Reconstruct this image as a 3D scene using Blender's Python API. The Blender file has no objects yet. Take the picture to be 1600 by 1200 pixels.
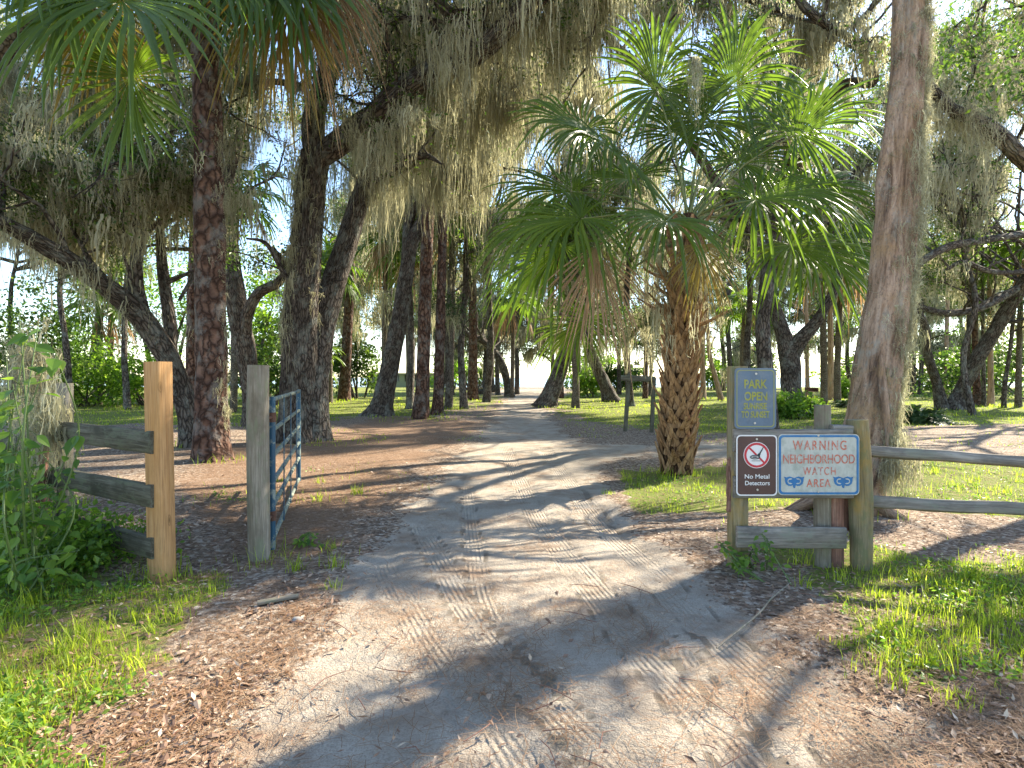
import bpy, math, random
import numpy as np
from mathutils import Vector
R = math.radians
sc = bpy.context.scene
COL = sc.collection

# ------------------------------------------------------------------ camera, world, sun
FX = 900.0; HZ = 590.0; CH = 1.45
cam = bpy.data.objects.new('camera', bpy.data.cameras.new('camera')); COL.objects.link(cam)
cam.location = (0, 0, CH); cam.rotation_euler = (R(90), 0, 0)
cam.data.sensor_width = 36; cam.data.lens = 36*FX/1600; cam.data.shift_y = -10/1600
cam.data.clip_start = 0.05; cam.data.clip_end = 6000
sc.camera = cam
SUN_AZ = (0.775, 0.632); SUN_EL = 37.0
w = bpy.data.worlds.new('World'); sc.world = w; w.use_nodes = True
nt = w.node_tree; bg = nt.nodes['Background']
sky = nt.nodes.new('ShaderNodeTexSky'); sky.sky_type = 'NISHITA'; sky.sun_disc = False
sky.sun_elevation = R(SUN_EL); sky.sun_rotation = math.atan2(SUN_AZ[0], SUN_AZ[1])
sky.air_density = 1.0; sky.dust_density = 0.25; sky.ozone_density = 1.2
nt.links.new(sky.outputs[0], bg.inputs[0]); bg.inputs[1].default_value = 0.122
sl = bpy.data.lights.new('sun', 'SUN'); sl.energy = 5.0; sl.angle = R(0.5); sl.color = (1.0, .91, .74)
so = bpy.data.objects.new('sun', sl); COL.objects.link(so)
ce = math.cos(R(SUN_EL)); SV = Vector((SUN_AZ[0]*ce, SUN_AZ[1]*ce, math.sin(R(SUN_EL))))
so.rotation_euler = SV.to_track_quat('Z', 'Y').to_euler(); so.location = (20, 20, 30)
sc.view_settings.view_transform = 'Standard'; sc.view_settings.look = 'None'
sc.view_settings.exposure = 1.85; sc.view_settings.gamma = 1.0
cy = sc.cycles
cy.max_bounces = 6; cy.diffuse_bounces = 4; cy.glossy_bounces = 2; cy.transmission_bounces = 4
cy.transparent_max_bounces = 4; cy.caustics_reflective = False; cy.caustics_refractive = False

# ------------------------------------------------------------------ helpers
def rng(s): return np.random.default_rng(s)
def P(px, py, Y): return np.array([(px-800)/FX*Y, Y, CH-(py-HZ)/FX*Y])
def GY(py): return CH*FX/(py-HZ)
def vhash(i):
    n = (i[:, 0]*374761393 + i[:, 1]*668265263 + i[:, 2]*2147483647) & 0x7fffffff
    n = ((n ^ (n >> 13))*1274126177) & 0x7fffffff
    return ((n ^ (n >> 16)) & 0xffff)/65535.0
def vnoise(p):
    p = np.asarray(p, float); i = np.floor(p).astype(np.int64); f = p-i; f = f*f*(3-2*f)
    o = 0
    for a in (0, 1):
        for b in (0, 1):
            for c in (0, 1):
                wgt = (f[:, 0] if a else 1-f[:, 0])*(f[:, 1] if b else 1-f[:, 1])*(f[:, 2] if c else 1-f[:, 2])
                o = o + wgt*vhash(i+np.array([a, b, c]))
    return o*2-1
def n2(x, y, s, z=0.0):
    x = np.asarray(x, float); y = np.asarray(y, float)
    return vnoise(np.stack([x.ravel()*s, y.ravel()*s, np.full(x.size, z)], 1)).reshape(x.shape)

def norm(v):
    v = np.asarray(v, float); return v/np.maximum(np.linalg.norm(v, axis=-1, keepdims=True), 1e-9)

class Geo:
    def __init__(s): s.V = []; s.F = []; s.T = []; s.r = []; s.n = 0
    def add(s, V, F, T=None, r=None):
        V = np.asarray(V, float).reshape(-1, 3); F = np.asarray(F, np.int64).reshape(-1, 4)
        s.V.append(V); s.F.append(F+s.n); s.n += len(V)
        s.T.append(V if T is None else np.asarray(T, float).reshape(-1, 3))
        s.r.append(np.zeros(len(V)) if r is None else np.broadcast_to(np.asarray(r, float), (len(V),)))
    def mesh(s, name, mat, smooth=True):
        m = bpy.data.meshes.new(name)
        if s.n == 0: return m
        V = np.concatenate(s.V); F = np.concatenate(s.F); assert np.isfinite(V).all(), name
        m.vertices.add(len(V)); m.vertices.foreach_set('co', V.ravel().astype(np.float32))
        m.loops.add(F.size); m.loops.foreach_set('vertex_index', F.ravel().astype(np.int32))
        m.polygons.add(len(F)); m.polygons.foreach_set('loop_start', np.arange(0, F.size, 4, dtype=np.int32))
        m.polygons.foreach_set('use_smooth', np.full(len(F), smooth))
        a = m.attributes.new('tc', 'FLOAT_VECTOR', 'POINT'); a.data.foreach_set('vector', np.concatenate(s.T).ravel().astype(np.float32))
        a = m.attributes.new('rnd', 'FLOAT', 'POINT'); a.data.foreach_set('value', np.concatenate(s.r).astype(np.float32))
        m.materials.append(mat); m.update(calc_edges=True); m.validate()
        return m
def link(name, mesh, parent=None, loc=None, smooth=True):
    o = bpy.data.objects.new(name, mesh); COL.objects.link(o)
    if parent is not None:
        o.parent = parent
        if loc is None: o.location = -np.array(parent.location)   # world-space geometry under an Empty at its base
    if loc is not None: o.location = loc
    return o
def part(name, geo, mat, parent, smooth=True, label=None, kind=None):
    if geo.n == 0: return None
    o = link(name, geo.mesh(name, mat, smooth), parent)
    if label: o['label'] = label
    if kind: o['kind'] = kind
    return o
def tag(o, label=None, cat=None, group=None, kind=None):
    if label: o['label'] = label
    if cat: o['category'] = cat
    if group: o['group'] = group
    if kind: o['kind'] = kind
    return o
def thing(name, label, cat, loc=(0, 0, 0), group=None, kind=None):
    o = bpy.data.objects.new(name, None); COL.objects.link(o); o.location = tuple(float(v) for v in loc)
    o.empty_display_size = .2
    return tag(o, label, cat, group, kind)

# geometry pieces -------------------------------------------------
def catmull(pts, rad, step):
    pts = np.asarray(pts, float); rad = np.asarray(rad, float)
    Pp = np.vstack([2*pts[0]-pts[1], pts, 2*pts[-1]-pts[-2]]); Rr = np.concatenate([[rad[0]], rad, [rad[-1]]])
    out = []; ro = []
    for i in range(1, len(pts)):
        a, b, c, d = Pp[i-1], Pp[i], Pp[i+1], Pp[i+2]
        n = max(1, int(np.linalg.norm(c-b)/step)); t = np.linspace(0, 1, n, endpoint=False)[:, None]
        out.append(.5*((2*b)+(-a+c)*t+(2*a-5*b+4*c-d)*t**2+(-a+3*b-3*c+d)*t**3))
        ro.append((Rr[i]*(1-t)+Rr[i+1]*t)[:, 0])
    out.append(pts[-1:]); ro.append(rad[-1:])
    return np.vstack(out), np.concatenate(ro)
def tube(g, pts, rad, ns=8, step=.3, rough=0.0, rf=(3., 1.), seed=0, cap=True, flare=0.0, lobes=0.0, wood=False):
    p, r = catmull(pts, rad, step)
    n = len(p); t = norm(np.gradient(p, axis=0))
    ref = np.array([0, 1., 0]) if abs(t[:, 1]).mean() < .8 else np.array([1., 0, 0])
    u = norm(np.cross(t, ref)); v = np.cross(t, u)
    th = np.linspace(0, 2*np.pi, ns, endpoint=False)
    s = np.concatenate([[0], np.cumsum(np.linalg.norm(np.diff(p, axis=0), axis=1))])
    rr = np.repeat(r[:, None], ns, 1)
    if flare:
        f = np.exp(-s/0.35)[:, None]; rr = rr*(1+flare*f*(1+.45*np.sin(5*th+seed)[None, :]))
    if lobes:
        rr = rr*(1+lobes*np.sin(3*th[None, :]+seed+.4*s[:, None])+lobes*.6*np.sin(5*th[None, :]-.7*s[:, None]+seed*2))
    rm = float(np.mean(r))
    tc = np.stack([np.cos(th)[None, :]*rm+np.zeros((n, 1)), np.sin(th)[None, :]*rm+np.zeros((n, 1)), s[:, None]+np.zeros((1, ns))], -1)
    tc[..., 0] += seed*3.1
    if rough:
        q = tc.reshape(-1, 3)*np.array([rf[0], rf[0], rf[1]])/1.0
        nz = vnoise(q)+.5*vnoise(q*2.3+7); rr = rr+rough*nz.reshape(n, ns)
    if wood: tc = tc[..., [2, 0, 1]]
    V = p[:, None, :]+rr[..., None]*(np.cos(th)[None, :, None]*u[:, None, :]+np.sin(th)[None, :, None]*v[:, None, :])
    i = np.arange(n-1)[:, None]*ns; j = np.arange(ns)[None, :]; k = (j+1) % ns
    F = np.stack([i+j, i+k, i+ns+k, i+ns+j], -1).reshape(-1, 4)
    g.add(V, F[:, ::-1], tc, seed % 1.0)
    if cap:
        for e, rev in ((0, False), (n-1, True)):
            b = V[e]; c = b.mean(0)
            VV = np.vstack([b, c[None]]); jj = np.arange(0, ns, 2)
            FF = np.stack([np.full(len(jj), ns), jj, (jj+1) % ns, (jj+2) % ns], 1)
            g.add(VV, FF if rev else FF[:, ::-1], np.vstack([tc[e], tc[e].mean(0)[None]]), seed % 1.0)
    return p, r
def board(g, a, b, h, th, up=(0, 0, 1), n=14, rough=.003, seed=0.0, taper=0):
    """box from a to b, height h along up, thickness th; edges slightly uneven"""
    a = np.asarray(a, float); b = np.asarray(b, float); d = norm(b-a); up = np.asarray(up, float)
    up = norm(up-d*np.dot(up, d)); s = np.cross(d, up); L = np.linalg.norm(b-a)
    bev = min(.008, th*.2, h*.2)
    prof = np.array([(-h/2+bev, -th/2), (h/2-bev, -th/2), (h/2, -th/2+bev), (h/2, th/2-bev), (h/2-bev, th/2), (-h/2+bev, th/2), (-h/2, th/2-bev), (-h/2, -th/2+bev)])
    m = len(prof); tt = np.linspace(0, L, n)
    V = a[None, None]+tt[:, None, None]*d+prof[None, :, 0:1]*up+prof[None, :, 1:2]*s
    tc = np.stack([np.broadcast_to(tt[:, None]+seed*7.3, (n, m)), np.broadcast_to(prof[:, 0]+seed*3.3, (n, m)), np.broadcast_to(prof[:, 1], (n, m))], -1)
    V = V+rough*vnoise(tc.reshape(-1, 3)*np.array([5, 30, 30.])).reshape(n, m, 1)*(up+s)
    i = np.arange(n-1)[:, None]*m; j = np.arange(m)[None, :]; k = (j+1) % m
    F = np.stack([i+j, i+k, i+m+k, i+m+j], -1).reshape(-1, 4)
    g.add(V, F, tc, seed % 1)
    for e in (0, n-1):
        F2 = np.array([[0, 1, 2, 3], [0, 3, 4, 7], [4, 5, 6, 7]]); g.add(V[e], F2 if e else F2[:, ::-1], tc[e], seed % 1)
def kites(g, C, D, N, L, W, r=None):
    S = norm(np.cross(D, N)); L = np.asarray(L).reshape(-1, 1)*np.ones((len(C), 1)); W = np.asarray(W).reshape(-1, 1)*np.ones((len(C), 1))
    N2 = np.cross(S, D)
    V = np.stack([C, C+D*L*.45+S*W*.5+N2*W*.12, C+D*L, C+D*L*.45-S*W*.5+N2*W*.12], 1)
    F = np.arange(len(C)*4).reshape(-1, 4)
    g.add(V, F, None, None if r is None else np.repeat(r, 4))
def ribbons(g, Pt, S, W, r=None, fold=None):
    """Pt (n,K,3), S (n,3) or (n,K,3) side, W (n,K) width"""
    n, K, _ = Pt.shape
    if S.ndim == 2: S = np.repeat(S[:, None], K, 1)
    a = Pt-S*W[..., None]*.5; b = Pt+S*W[..., None]*.5
    cols = [a, b] if fold is None else [a, Pt+fold*W[..., None], b]
    c = len(cols); V = np.stack(cols, 2)
    base = (np.arange(n)[:, None, None]*K+np.arange(K-1)[None, :, None])*c+np.arange(c-1)[None, None, :]
    F = np.stack([base, base+1, base+c+1, base+c], -1).reshape(-1, 4)
    T = None
    if r is not None: r = np.repeat(r, K*c)
    tt = np.broadcast_to(np.linspace(0, 1, K)[None, :, None], (n, K, c)); cc = np.broadcast_to(np.linspace(-1, 1, c)[None, None], (n, K, c))
    g.add(V, F, np.stack([tt, cc, np.zeros_like(tt)], -1), r)
def rdir(rg, n, up=0.0):
    v = rg.normal(size=(n, 3)); v[:, 2] += up; return norm(v)

# ------------------------------------------------------------------ materials
def newmat(name):
    m = bpy.data.materials.new(name); m.use_nodes = True; nt = m.node_tree
    b = nt.nodes['Principled BSDF']; b.inputs['Roughness'].default_value = .85
    b.inputs['Specular IOR Level'].default_value = .25
    return m, nt, b
def N(nt, t, **k):
    n = nt.nodes.new(t)
    for a, v in k.items():
        if a.startswith('i_'):
            key = a[2:]; key = int(key) if key.isdigit() else key.replace('_', ' ')
            n.inputs[key].default_value = v
        else: setattr(n, a, v)
    return n
def ramp(nt, src, stops):
    r = nt.nodes.new('ShaderNodeValToRGB'); e = r.color_ramp.elements
    while len(e) < len(stops): e.new(.5)
    for k, (p, c) in enumerate(stops):
        e[k].position = p; e[k].color = (c[0], c[1], c[2], 1) if not isinstance(c, float) else (c, c, c, 1)
    nt.links.new(src, r.inputs[0]); return r.outputs[0]
def mix(nt, f, a, b, mode='MIX'):
    n = nt.nodes.new('ShaderNodeMix'); n.data_type = 'RGBA'; n.blend_type = mode
    for s, v in ((0, f), (6, a), (7, b)):
        if hasattr(v, 'links') or hasattr(v, 'is_linked'): nt.links.new(v, n.inputs[s])
        else: n.inputs[s].default_value = v if not isinstance(v, tuple) else (*v, 1)
    return n.outputs[2]
def math_(nt, op, a, b=0.0, c=None):
    n = nt.nodes.new('ShaderNodeMath'); n.operation = op
    for s, v in ((0, a), (1, b), (2, c)):
        if v is None: continue
        if hasattr(v, 'is_linked'): nt.links.new(v, n.inputs[s])
        else: n.inputs[s].default_value = v
    return n.outputs[0]
def attr(nt, name): return N(nt, 'ShaderNodeAttribute', attribute_name=name)
def mapped(nt, src, sc_):
    m = N(nt, 'ShaderNodeMapping'); m.inputs['Scale'].default_value = sc_; nt.links.new(src, m.inputs[0]); return m.outputs[0]
def noise(nt, vec, s, det=4, rough=.55, dist=0.0):
    n = N(nt, 'ShaderNodeTexNoise'); n.inputs['Scale'].default_value = s; n.inputs['Detail'].default_value = det
    n.inputs['Roughness'].default_value = rough; n.inputs['Distortion'].default_value = dist
    nt.links.new(vec, n.inputs['Vector']); return n
def voro(nt, vec, s, feat='F1'):
    n = N(nt, 'ShaderNodeTexVoronoi', feature=feat); n.inputs['Scale'].default_value = s
    nt.links.new(vec, n.inputs['Vector']); return n
def bump(nt, b, h, strength=.6, dist=.02):
    n = N(nt, 'ShaderNodeBump'); n.inputs['Strength'].default_value = strength; n.inputs['Distance'].default_value = dist
    nt.links.new(h, n.inputs['Height']); nt.links.new(n.outputs[0], b.inputs['Normal'])

def bark(name, dark, mid, light, sxy=14, sz=3.5, lichen=None, lich_amt=.5, crack=.12, d=.03, warp=1.0):
    m, nt, b = newmat(name); tc = attr(nt, 'tc').outputs['Vector']
    wv = noise(nt, tc, 4, 3)
    add = N(nt, 'ShaderNodeVectorMath', operation='MULTIPLY_ADD'); add.inputs[1].default_value = (.12*warp, .12*warp, .12*warp)
    nt.links.new(wv.outputs['Color'], add.inputs[0]); nt.links.new(tc, add.inputs[2])
    mp = mapped(nt, add.outputs[0], (sxy, sxy, sz))
    v = voro(nt, mp, 1.0, 'DISTANCE_TO_EDGE'); vc = voro(nt, mp, 1.0)
    fine = noise(nt, mapped(nt, tc, (sxy*2.5, sxy*2.5, sz*2.2)), 1.0, 6, .65)
    cr = ramp(nt, v.outputs['Distance'], [(0, 0.0), (crack, .6), (.4, 1.0)])
    sepc = N(nt, 'ShaderNodeSeparateColor'); nt.links.new(vc.outputs['Color'], sepc.inputs[0])
    base = mix(nt, math_(nt, 'ADD', math_(nt, 'MULTIPLY', fine.outputs[0], .7), math_(nt, 'MULTIPLY', sepc.outputs[0], .35)), mid, light)
    base = mix(nt, cr, dark, base)
    big = noise(nt, tc, 1.3, 4)
    base = mix(nt, ramp(nt, big.outputs[0], [(.4, 0.0), (.7, .5)]), base, dark)
    if lichen:
        ln = noise(nt, mapped(nt, tc, (1, 1, .6)), 5.0, 6, .7)
        base = mix(nt, ramp(nt, ln.outputs[0], [(.5, 0.0), (.62, lich_amt)]), base, lichen)
    nt.links.new(base, b.inputs['Base Color'])
    h = math_(nt, 'ADD', math_(nt, 'MULTIPLY', cr, .9), math_(nt, 'MULTIPLY', fine.outputs[0], .6))
    bump(nt, b, h, .9, d); b.inputs['Roughness'].default_value = .95; b.inputs['Specular IOR Level'].default_value = .1
    return m
def furrow(name):
    m, nt, b = newmat(name); tc = attr(nt, 'tc').outputs['Vector']
    a = noise(nt, mapped(nt, tc, (16, 16, 1.6)), 1.0, 8, .66, .6); c = noise(nt, mapped(nt, tc, (60, 60, 22)), 1.0, 5, .7); d = noise(nt, tc, 3.5, 6, .7)
    base = ramp(nt, a.outputs[0], [(.36, (.08, .05, .035)), (.45, (.27, .175, .115)), (.58, (.46, .33, .24)), (.75, (.36, .28, .22))])
    base = mix(nt, ramp(nt, d.outputs[0], [(.48, 0.0), (.64, .65)]), base, (.34, .22, .11))
    base = mix(nt, ramp(nt, c.outputs[0], [(.36, .7), (.5, 0.0)]), base, (.15, .11, .085))
    e = noise(nt, mapped(nt, tc, (5, 5, 2)), 1.0, 7, .75); base = mix(nt, ramp(nt, e.outputs[0], [(.55, 0.0), (.66, .7)]), base, (.30, .29, .25))
    nt.links.new(base, b.inputs['Base Color']); b.inputs['Roughness'].default_value = .95
    bump(nt, b, math_(nt, 'ADD', a.outputs[0], math_(nt, 'MULTIPLY', c.outputs[0], .5)), 1.0, .035); return m
M = {}
M['oak'] = bark('oak_bark', (.028, .022, .018), (.125, .098, .078), (.24, .20, .165), 20, 4, (.26, .27, .23), .5, .14, .04)
M['pine'] = bark('pine_bark', (.035, .02, .015), (.155, .08, .055), (.29, .18, .13), 11, 3.2, (.20, .185, .165), .65, .2, .035, 1.8)
M['pale'] = furrow('pale_bark')
M['palmbark'] = bark('palm_bark', (.06, .045, .033), (.19, .155, .12), (.28, .24, .19), 10, 16, (.22, .22, .18), .4)
M['palm_fibre'] = bark('palm_fibre', (.03, .017, .01), (.12, .06, .03), (.22, .12, .06), 30, 8)

def leafmat(name, c1, c2, c3=None, trans=.4, rough=.45, spec=.4, tcol=None, tgain=1.6):
    m, nt, b = newmat(name); r = attr(nt, 'rnd').outputs['Fac']
    stops = [(0, c1), (1, c2)] if c3 is None else [(0, c1), (.6, c2), (1, c3)]
    c = ramp(nt, r, stops); nt.links.new(c, b.inputs['Base Color'])
    b.inputs['Roughness'].default_value = rough; b.inputs['Specular IOR Level'].default_value = spec
    t = N(nt, 'ShaderNodeBsdfTranslucent')
    tm = mix(nt, 1.0, c, tcol or (tgain, tgain*1.05, tgain*.6), 'MULTIPLY'); nt.links.new(tm, t.inputs[0])
    ms = N(nt, 'ShaderNodeMixShader'); ms.inputs[0].default_value = trans
    nt.links.new(b.outputs[0], ms.inputs[1]); nt.links.new(t.outputs[0], ms.inputs[2])
    nt.links.new(ms.outputs[0], nt.nodes['Material Output'].inputs[0]); return m
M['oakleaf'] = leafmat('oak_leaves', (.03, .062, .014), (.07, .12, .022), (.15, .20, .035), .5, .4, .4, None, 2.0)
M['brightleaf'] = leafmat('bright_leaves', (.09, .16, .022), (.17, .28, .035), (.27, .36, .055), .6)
M['needle'] = leafmat('pine_foliage', (.03, .06, .02), (.07, .11, .03), None, .3)
M['fern'] = leafmat('fern_leaves', (.03, .06, .02), (.06, .11, .03), None, .35)
M['moss'] = leafmat('spanish_moss', (.24, .222, .155), (.46, .435, .31), (.66, .64, .49), .55, .95, .05, (1.12, 1.12, .92))
M['palmleaf'] = leafmat('palm_leaf', (.040, .072, .010), (.088, .135, .015), (.19, .23, .03), .48, .36, .36, None, 2.6)
M['deadleaf'] = leafmat('dead_palm_leaf', (.24, .145, .075), (.40, .27, .155), (.52, .40, .26), .3, .6, .2, (1.3, 1.1, .8))
M['yellowleaf'] = leafmat('yellow_palm_leaf', (.22, .14, .03), (.26, .19, .05), (.15, .17, .04), .4, .5, .3)
M['petiole'] = leafmat('palm_petiole', (.10, .15, .04), (.18, .18, .06), None, .1)
M['grass'] = leafmat('grass_blades', (.13, .18, .018), (.26, .32, .03), (.46, .46, .09), .5, .5, .3, None, 2.2)
M['weed'] = leafmat('weed_leaves', (.06, .13, .02), (.13, .22, .03), (.22, .31, .05), .48, .4, .4, None, 2.1)
M['litter'] = leafmat('fallen_leaves', (.13, .075, .05), (.33, .205, .135), (.60, .48, .36), .15, .6, .3, (1, .9, .7))
M['straw'] = leafmat('pine_needles', (.16, .085, .04), (.27, .15, .08), (.36, .24, .14), .05, .7, .2, (1, .9, .7))
M['boot'] = bark('palm_leaf_base', (.10, .045, .02), (.36, .20, .09), (.50, .34, .19), 16, 6, None, 0, .04, .01)

def woodmat(name, c1, c2, c3, stain=None, green=None, s=1.0, knots=False):
    m, nt, b = newmat(name); tc = attr(nt, 'tc').outputs['Vector']
    g1 = noise(nt, mapped(nt, tc, (1.6*s, 34*s, 34*s)), 1.0, 5, .6, .8)
    g2 = noise(nt, mapped(nt, tc, (5*s, 130*s, 130*s)), 1.0, 3, .6)
    c = ramp(nt, g1.outputs[0], [(.3, c1), (.5, c2), (.7, c3)])
    c = mix(nt, ramp(nt, g2.outputs[0], [(.35, .55), (.55, 0.0)]), c, tuple(x*.55 for x in c1))
    st = noise(nt, mapped(nt, tc, (3, 5, 5)), 1.0, 5, .65)
    if knots:
        kv = voro(nt, mapped(nt, tc, (2.6, 7, 7)), 1.0); c = mix(nt, ramp(nt, kv.outputs['Distance'], [(.04, .85), (.085, .25), (.10, .6), (.13, 0.0)]), c, tuple(x*.35 for x in c1))
        dk = noise(nt, mapped(nt, tc, (2.2, 3, 3)), 1.0, 6, .7); c = mix(nt, ramp(nt, dk.outputs[0], [(.5, 0.0), (.7, .55)]), c, tuple(x*.6 for x in c2))
    if stain: c = mix(nt, ramp(nt, st.outputs[0], [(.46, 0.0), (.64, .85)]), c, stain)
    if green:
        gn = noise(nt, mapped(nt, tc, (4, 9, 9)), 1.3, 6, .7); c = mix(nt, ramp(nt, gn.outputs[0], [(.5, 0.0), (.6, .65)]), c, green)
    nt.links.new(c, b.inputs['Base Color'])
    bump(nt, b, math_(nt, 'ADD', g1.outputs[0], math_(nt, 'MULTIPLY', g2.outputs[0], .8)), .6, .006); return m
M['greywood'] = woodmat('weathered_wood', (.13, .11, .09), (.26, .23, .195), (.37, .335, .29), (.11, .10, .085), (.20, .21, .16))
M['postwood'] = woodmat('old_post_wood', (.16, .135, .10), (.26, .225, .17), (.34, .30, .24), (.14, .115, .08), (.17, .18, .11))
M['darkwood'] = woodmat('dark_mossy_wood', (.055, .05, .035), (.12, .11, .08), (.19, .18, .14), (.05, .045, .03), (.13, .14, .09))
M['newwood'] = woodmat('new_pine_wood', (.38, .19, .07), (.50, .28, .12), (.56, .34, .16), (.44, .24, .09), knots=True)
M['stainwood'] = woodmat('stained_post_wood', (.13, .115, .07), (.24, .20, .12), (.32, .27, .17), (.30, .20, .06), (.15, .16, .08))
M['redwood'] = woodmat('old_red_paint_wood', (.14, .07, .05), (.26, .13, .09), (.36, .24, .18), (.10, .06, .045))

def paint(name, c, rough=.5, var=None, amt=.6, metal=0.0, scale=12, thr=(.48, .62)):
    m, nt, b = newmat(name)
    if var is not None:
        tx = N(nt, 'ShaderNodeTexCoord').outputs['Object']; nz = noise(nt, tx, scale, 6, .7)
        cc = mix(nt, ramp(nt, nz.outputs[0], [(thr[0], 0.0), (thr[1], amt)]), c, var)
        gr = noise(nt, mapped(nt, tx, (14, 14, 5)), 1.0, 8, .75); cc = mix(nt, ramp(nt, gr.outputs[0], [(.48, 0.0), (.7, .5)]), cc, tuple(q*.45+.02 for q in c))
        nt.links.new(cc, b.inputs['Base Color'])
    else: b.inputs['Base Color'].default_value = (*c, 1)
    b.inputs['Roughness'].default_value = rough; b.inputs['Metallic'].default_value = metal; b.inputs['Specular IOR Level'].default_value = .4
    return m
M['gateblue'] = paint('chipped_blue_paint', (.014, .07, .12), .45, (.30, .33, .27), .75, scale=9, thr=(.52, .6))
M['gatelichen'] = paint('lichen_covered_blue_paint', (.20, .22, .17), .8, (.02, .08, .13), .8, scale=14, thr=(.5, .58))
M['signwhite'] = paint('aged_white_sign', (.48, .49, .44), .5, (.30, .33, .28), .7, scale=9)
M['signblue'] = paint('sign_blue', (.02, .15, .36), .45, (.10, .25, .38), .4, scale=20)
M['signred'] = paint('faded_sign_red', (.52, .14, .09), .5, (.48, .40, .35), .95, scale=38, thr=(.50, .60))
M['signbrown'] = paint('sign_brown', (.085, .042, .036), .45, (.11, .06, .05), .5)
M['signletter'] = paint('sign_white_letter', (.72, .70, .68), .5)
M['red'] = paint('sign_red', (.50, .035, .05), .45)
M['black'] = paint('sign_black', (.02, .03, .035), .5)
M['steelblue'] = paint('faded_blue_sign', (.10, .15, .21), .4, (.17, .20, .22), .6, scale=7)
M['olive'] = paint('olive_sign_letter', (.30, .30, .04), .5, (.19, .24, .28), .75, scale=45, thr=(.5, .62))
M['oliveline'] = paint('olive_sign_border', (.27, .28, .10), .5)
M['bolt'] = paint('galvanised_bolt', (.45, .45, .43), .4, metal=.7)
M['rust'] = paint('rusty_steel', (.13, .06, .035), .8, (.06, .03, .02), .6)
M['stone'] = paint('pale_stone', (.27, .255, .235), .8, (.28, .26, .23), .6, scale=20)
M['wallgreen'] = paint('olive_wall_paint', (.22, .24, .14), .8, (.18, .20, .12), .5, scale=.6)
M['roofgrey'] = paint('pale_roof', (.45, .47, .42), .7, (.35, .36, .32), .4, scale=1)
M['winglass'] = paint('window_opening', (.5, .55, .6), .1)
M['dirtgrey'] = paint('shed_wall', (.42, .41, .33), .8, (.33, .32, .27), .5, scale=1)

# ------------------------------------------------------------------ ground zones
def gp(poly): return np.array([((px-800)/FX*GY(py), GY(py)) for px, py in poly])
def sdist(poly, X, Y):
    x = X.ravel(); y = Y.ravel(); n = len(poly); d = np.full(x.shape, 1e9); ins = np.zeros(x.shape, bool)
    for i in range(n):
        a = poly[i]; b = poly[(i+1) % n]; e = b-a
        t = np.clip(((x-a[0])*e[0]+(y-a[1])*e[1])/(e@e+1e-12), 0, 1)
        d = np.minimum(d, np.hypot(x-a[0]-e[0]*t, y-a[1]-e[1]*t))
        c = (a[1] > y) != (b[1] > y)
        with np.errstate(divide='ignore', invalid='ignore'):
            xi = a[0]+(y-a[1])/(b[1]-a[1]+1e-12)*(b[0]-a[0])
        ins ^= c & (x < xi)
    return np.where(ins, d, -d).reshape(X.shape)
def sm(a, b, x): t = np.clip((x-a)/(b-a), 0, 1); return t*t*(3-2*t)
ROAD = gp([(150, 1500), (380, 1150), (440, 1050), (540, 940), (585, 870), (600, 830), (668, 785), (705, 745), (740, 700), (768, 665), (785, 642), (788, 630), (800, 621), (770, 613), (790, 608.5), (900, 608.5), (880, 613),
           (872, 620), (852, 632), (862, 655), (880, 680), (905, 697), (1010, 697), (1010, 715), (930, 722), (940, 750), (955, 790), (985, 830), (1040, 890), (1130, 960), (1240, 1060), (1420, 1180), (1900, 1500)])
SPUR = gp([(1000, 697), (1110, 690), (1400, 672), (1700, 664), (2100, 672), (2100, 700), (1600, 712), (1400, 716), (1100, 718), (1000, 720)])
GRASSP = [gp([(-900, 1500), (-500, 800), (-100, 740), (110, 845), (190, 900), (330, 905), (400, 925), (330, 975), (250, 1010), (150, 1120), (-100, 1500)]),
          gp([(1180, 860), (1300, 850), (1420, 862), (1600, 872), (2100, 880), (2200, 1060), (1640, 1080), (1480, 1040), (1370, 1010), (1260, 950)]),
          gp([(1368, 722), (1440, 722), (1900, 722), (2200, 770), (1900, 815), (1500, 806), (1380, 800), (1180, 800), (1100, 808), (1010, 800), (965, 765), (990, 738), (1060, 732), (1200, 724)])]
LAWN = gp([(-3500, 668), (-200, 668), (150, 664), (320, 664), (500, 658), (560, 650), (640, 652), (700, 646), (760, 630), (785, 620), (700, 604.5), (900, 604.5), (868, 622), (858, 640), (900, 655), (980, 668), (1100, 680), (1400, 668), (1700, 660), (4500, 660), (4500, 604.5), (-3500, 604.5)])
NEED = gp([(560, 980), (480, 930), (440, 905), (560, 850), (640, 760), (700, 700), (760, 660), (600, 650), (420, 690), (300, 700), (260, 780), (380, 900), (460, 985)])
def zones(X, Y):
    n = .16*n2(X, Y, 1.7, 3)+.09*n2(X, Y, 5, 5)+.05*n2(X, Y, 14, 9)
    far = np.clip(Y/8, 1, 6)
    sand = sm(-.28, .22, sdist(ROAD, X, Y)/np.sqrt(far)+n*1.2)
    sand = np.maximum(sand, (.75-.3*sm(4, 7, X))*sm(-.2, .25, sdist(SPUR, X, Y)/far+n))
    gr = np.zeros_like(X)
    for q in GRASSP: gr = np.maximum(gr, sm(-.25, .3, sdist(q, X, Y)+n*2.2))
    gr = np.maximum(gr, sm(-.5, .5, sdist(LAWN, X, Y)/far+n*2.5))
    gr = gr*(1-.95*sand)
    patch = sm(.12, .5, n2(X, Y, .9, 21))*sm(3.8, 4.5, Y)*(1-sand)*.32
    gr = np.maximum(gr, patch)
    nd = np.clip(sm(-.2, .4, sdist(NEED, X, Y)+n*2), 0, 1)
    return sand, gr, nd
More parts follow.
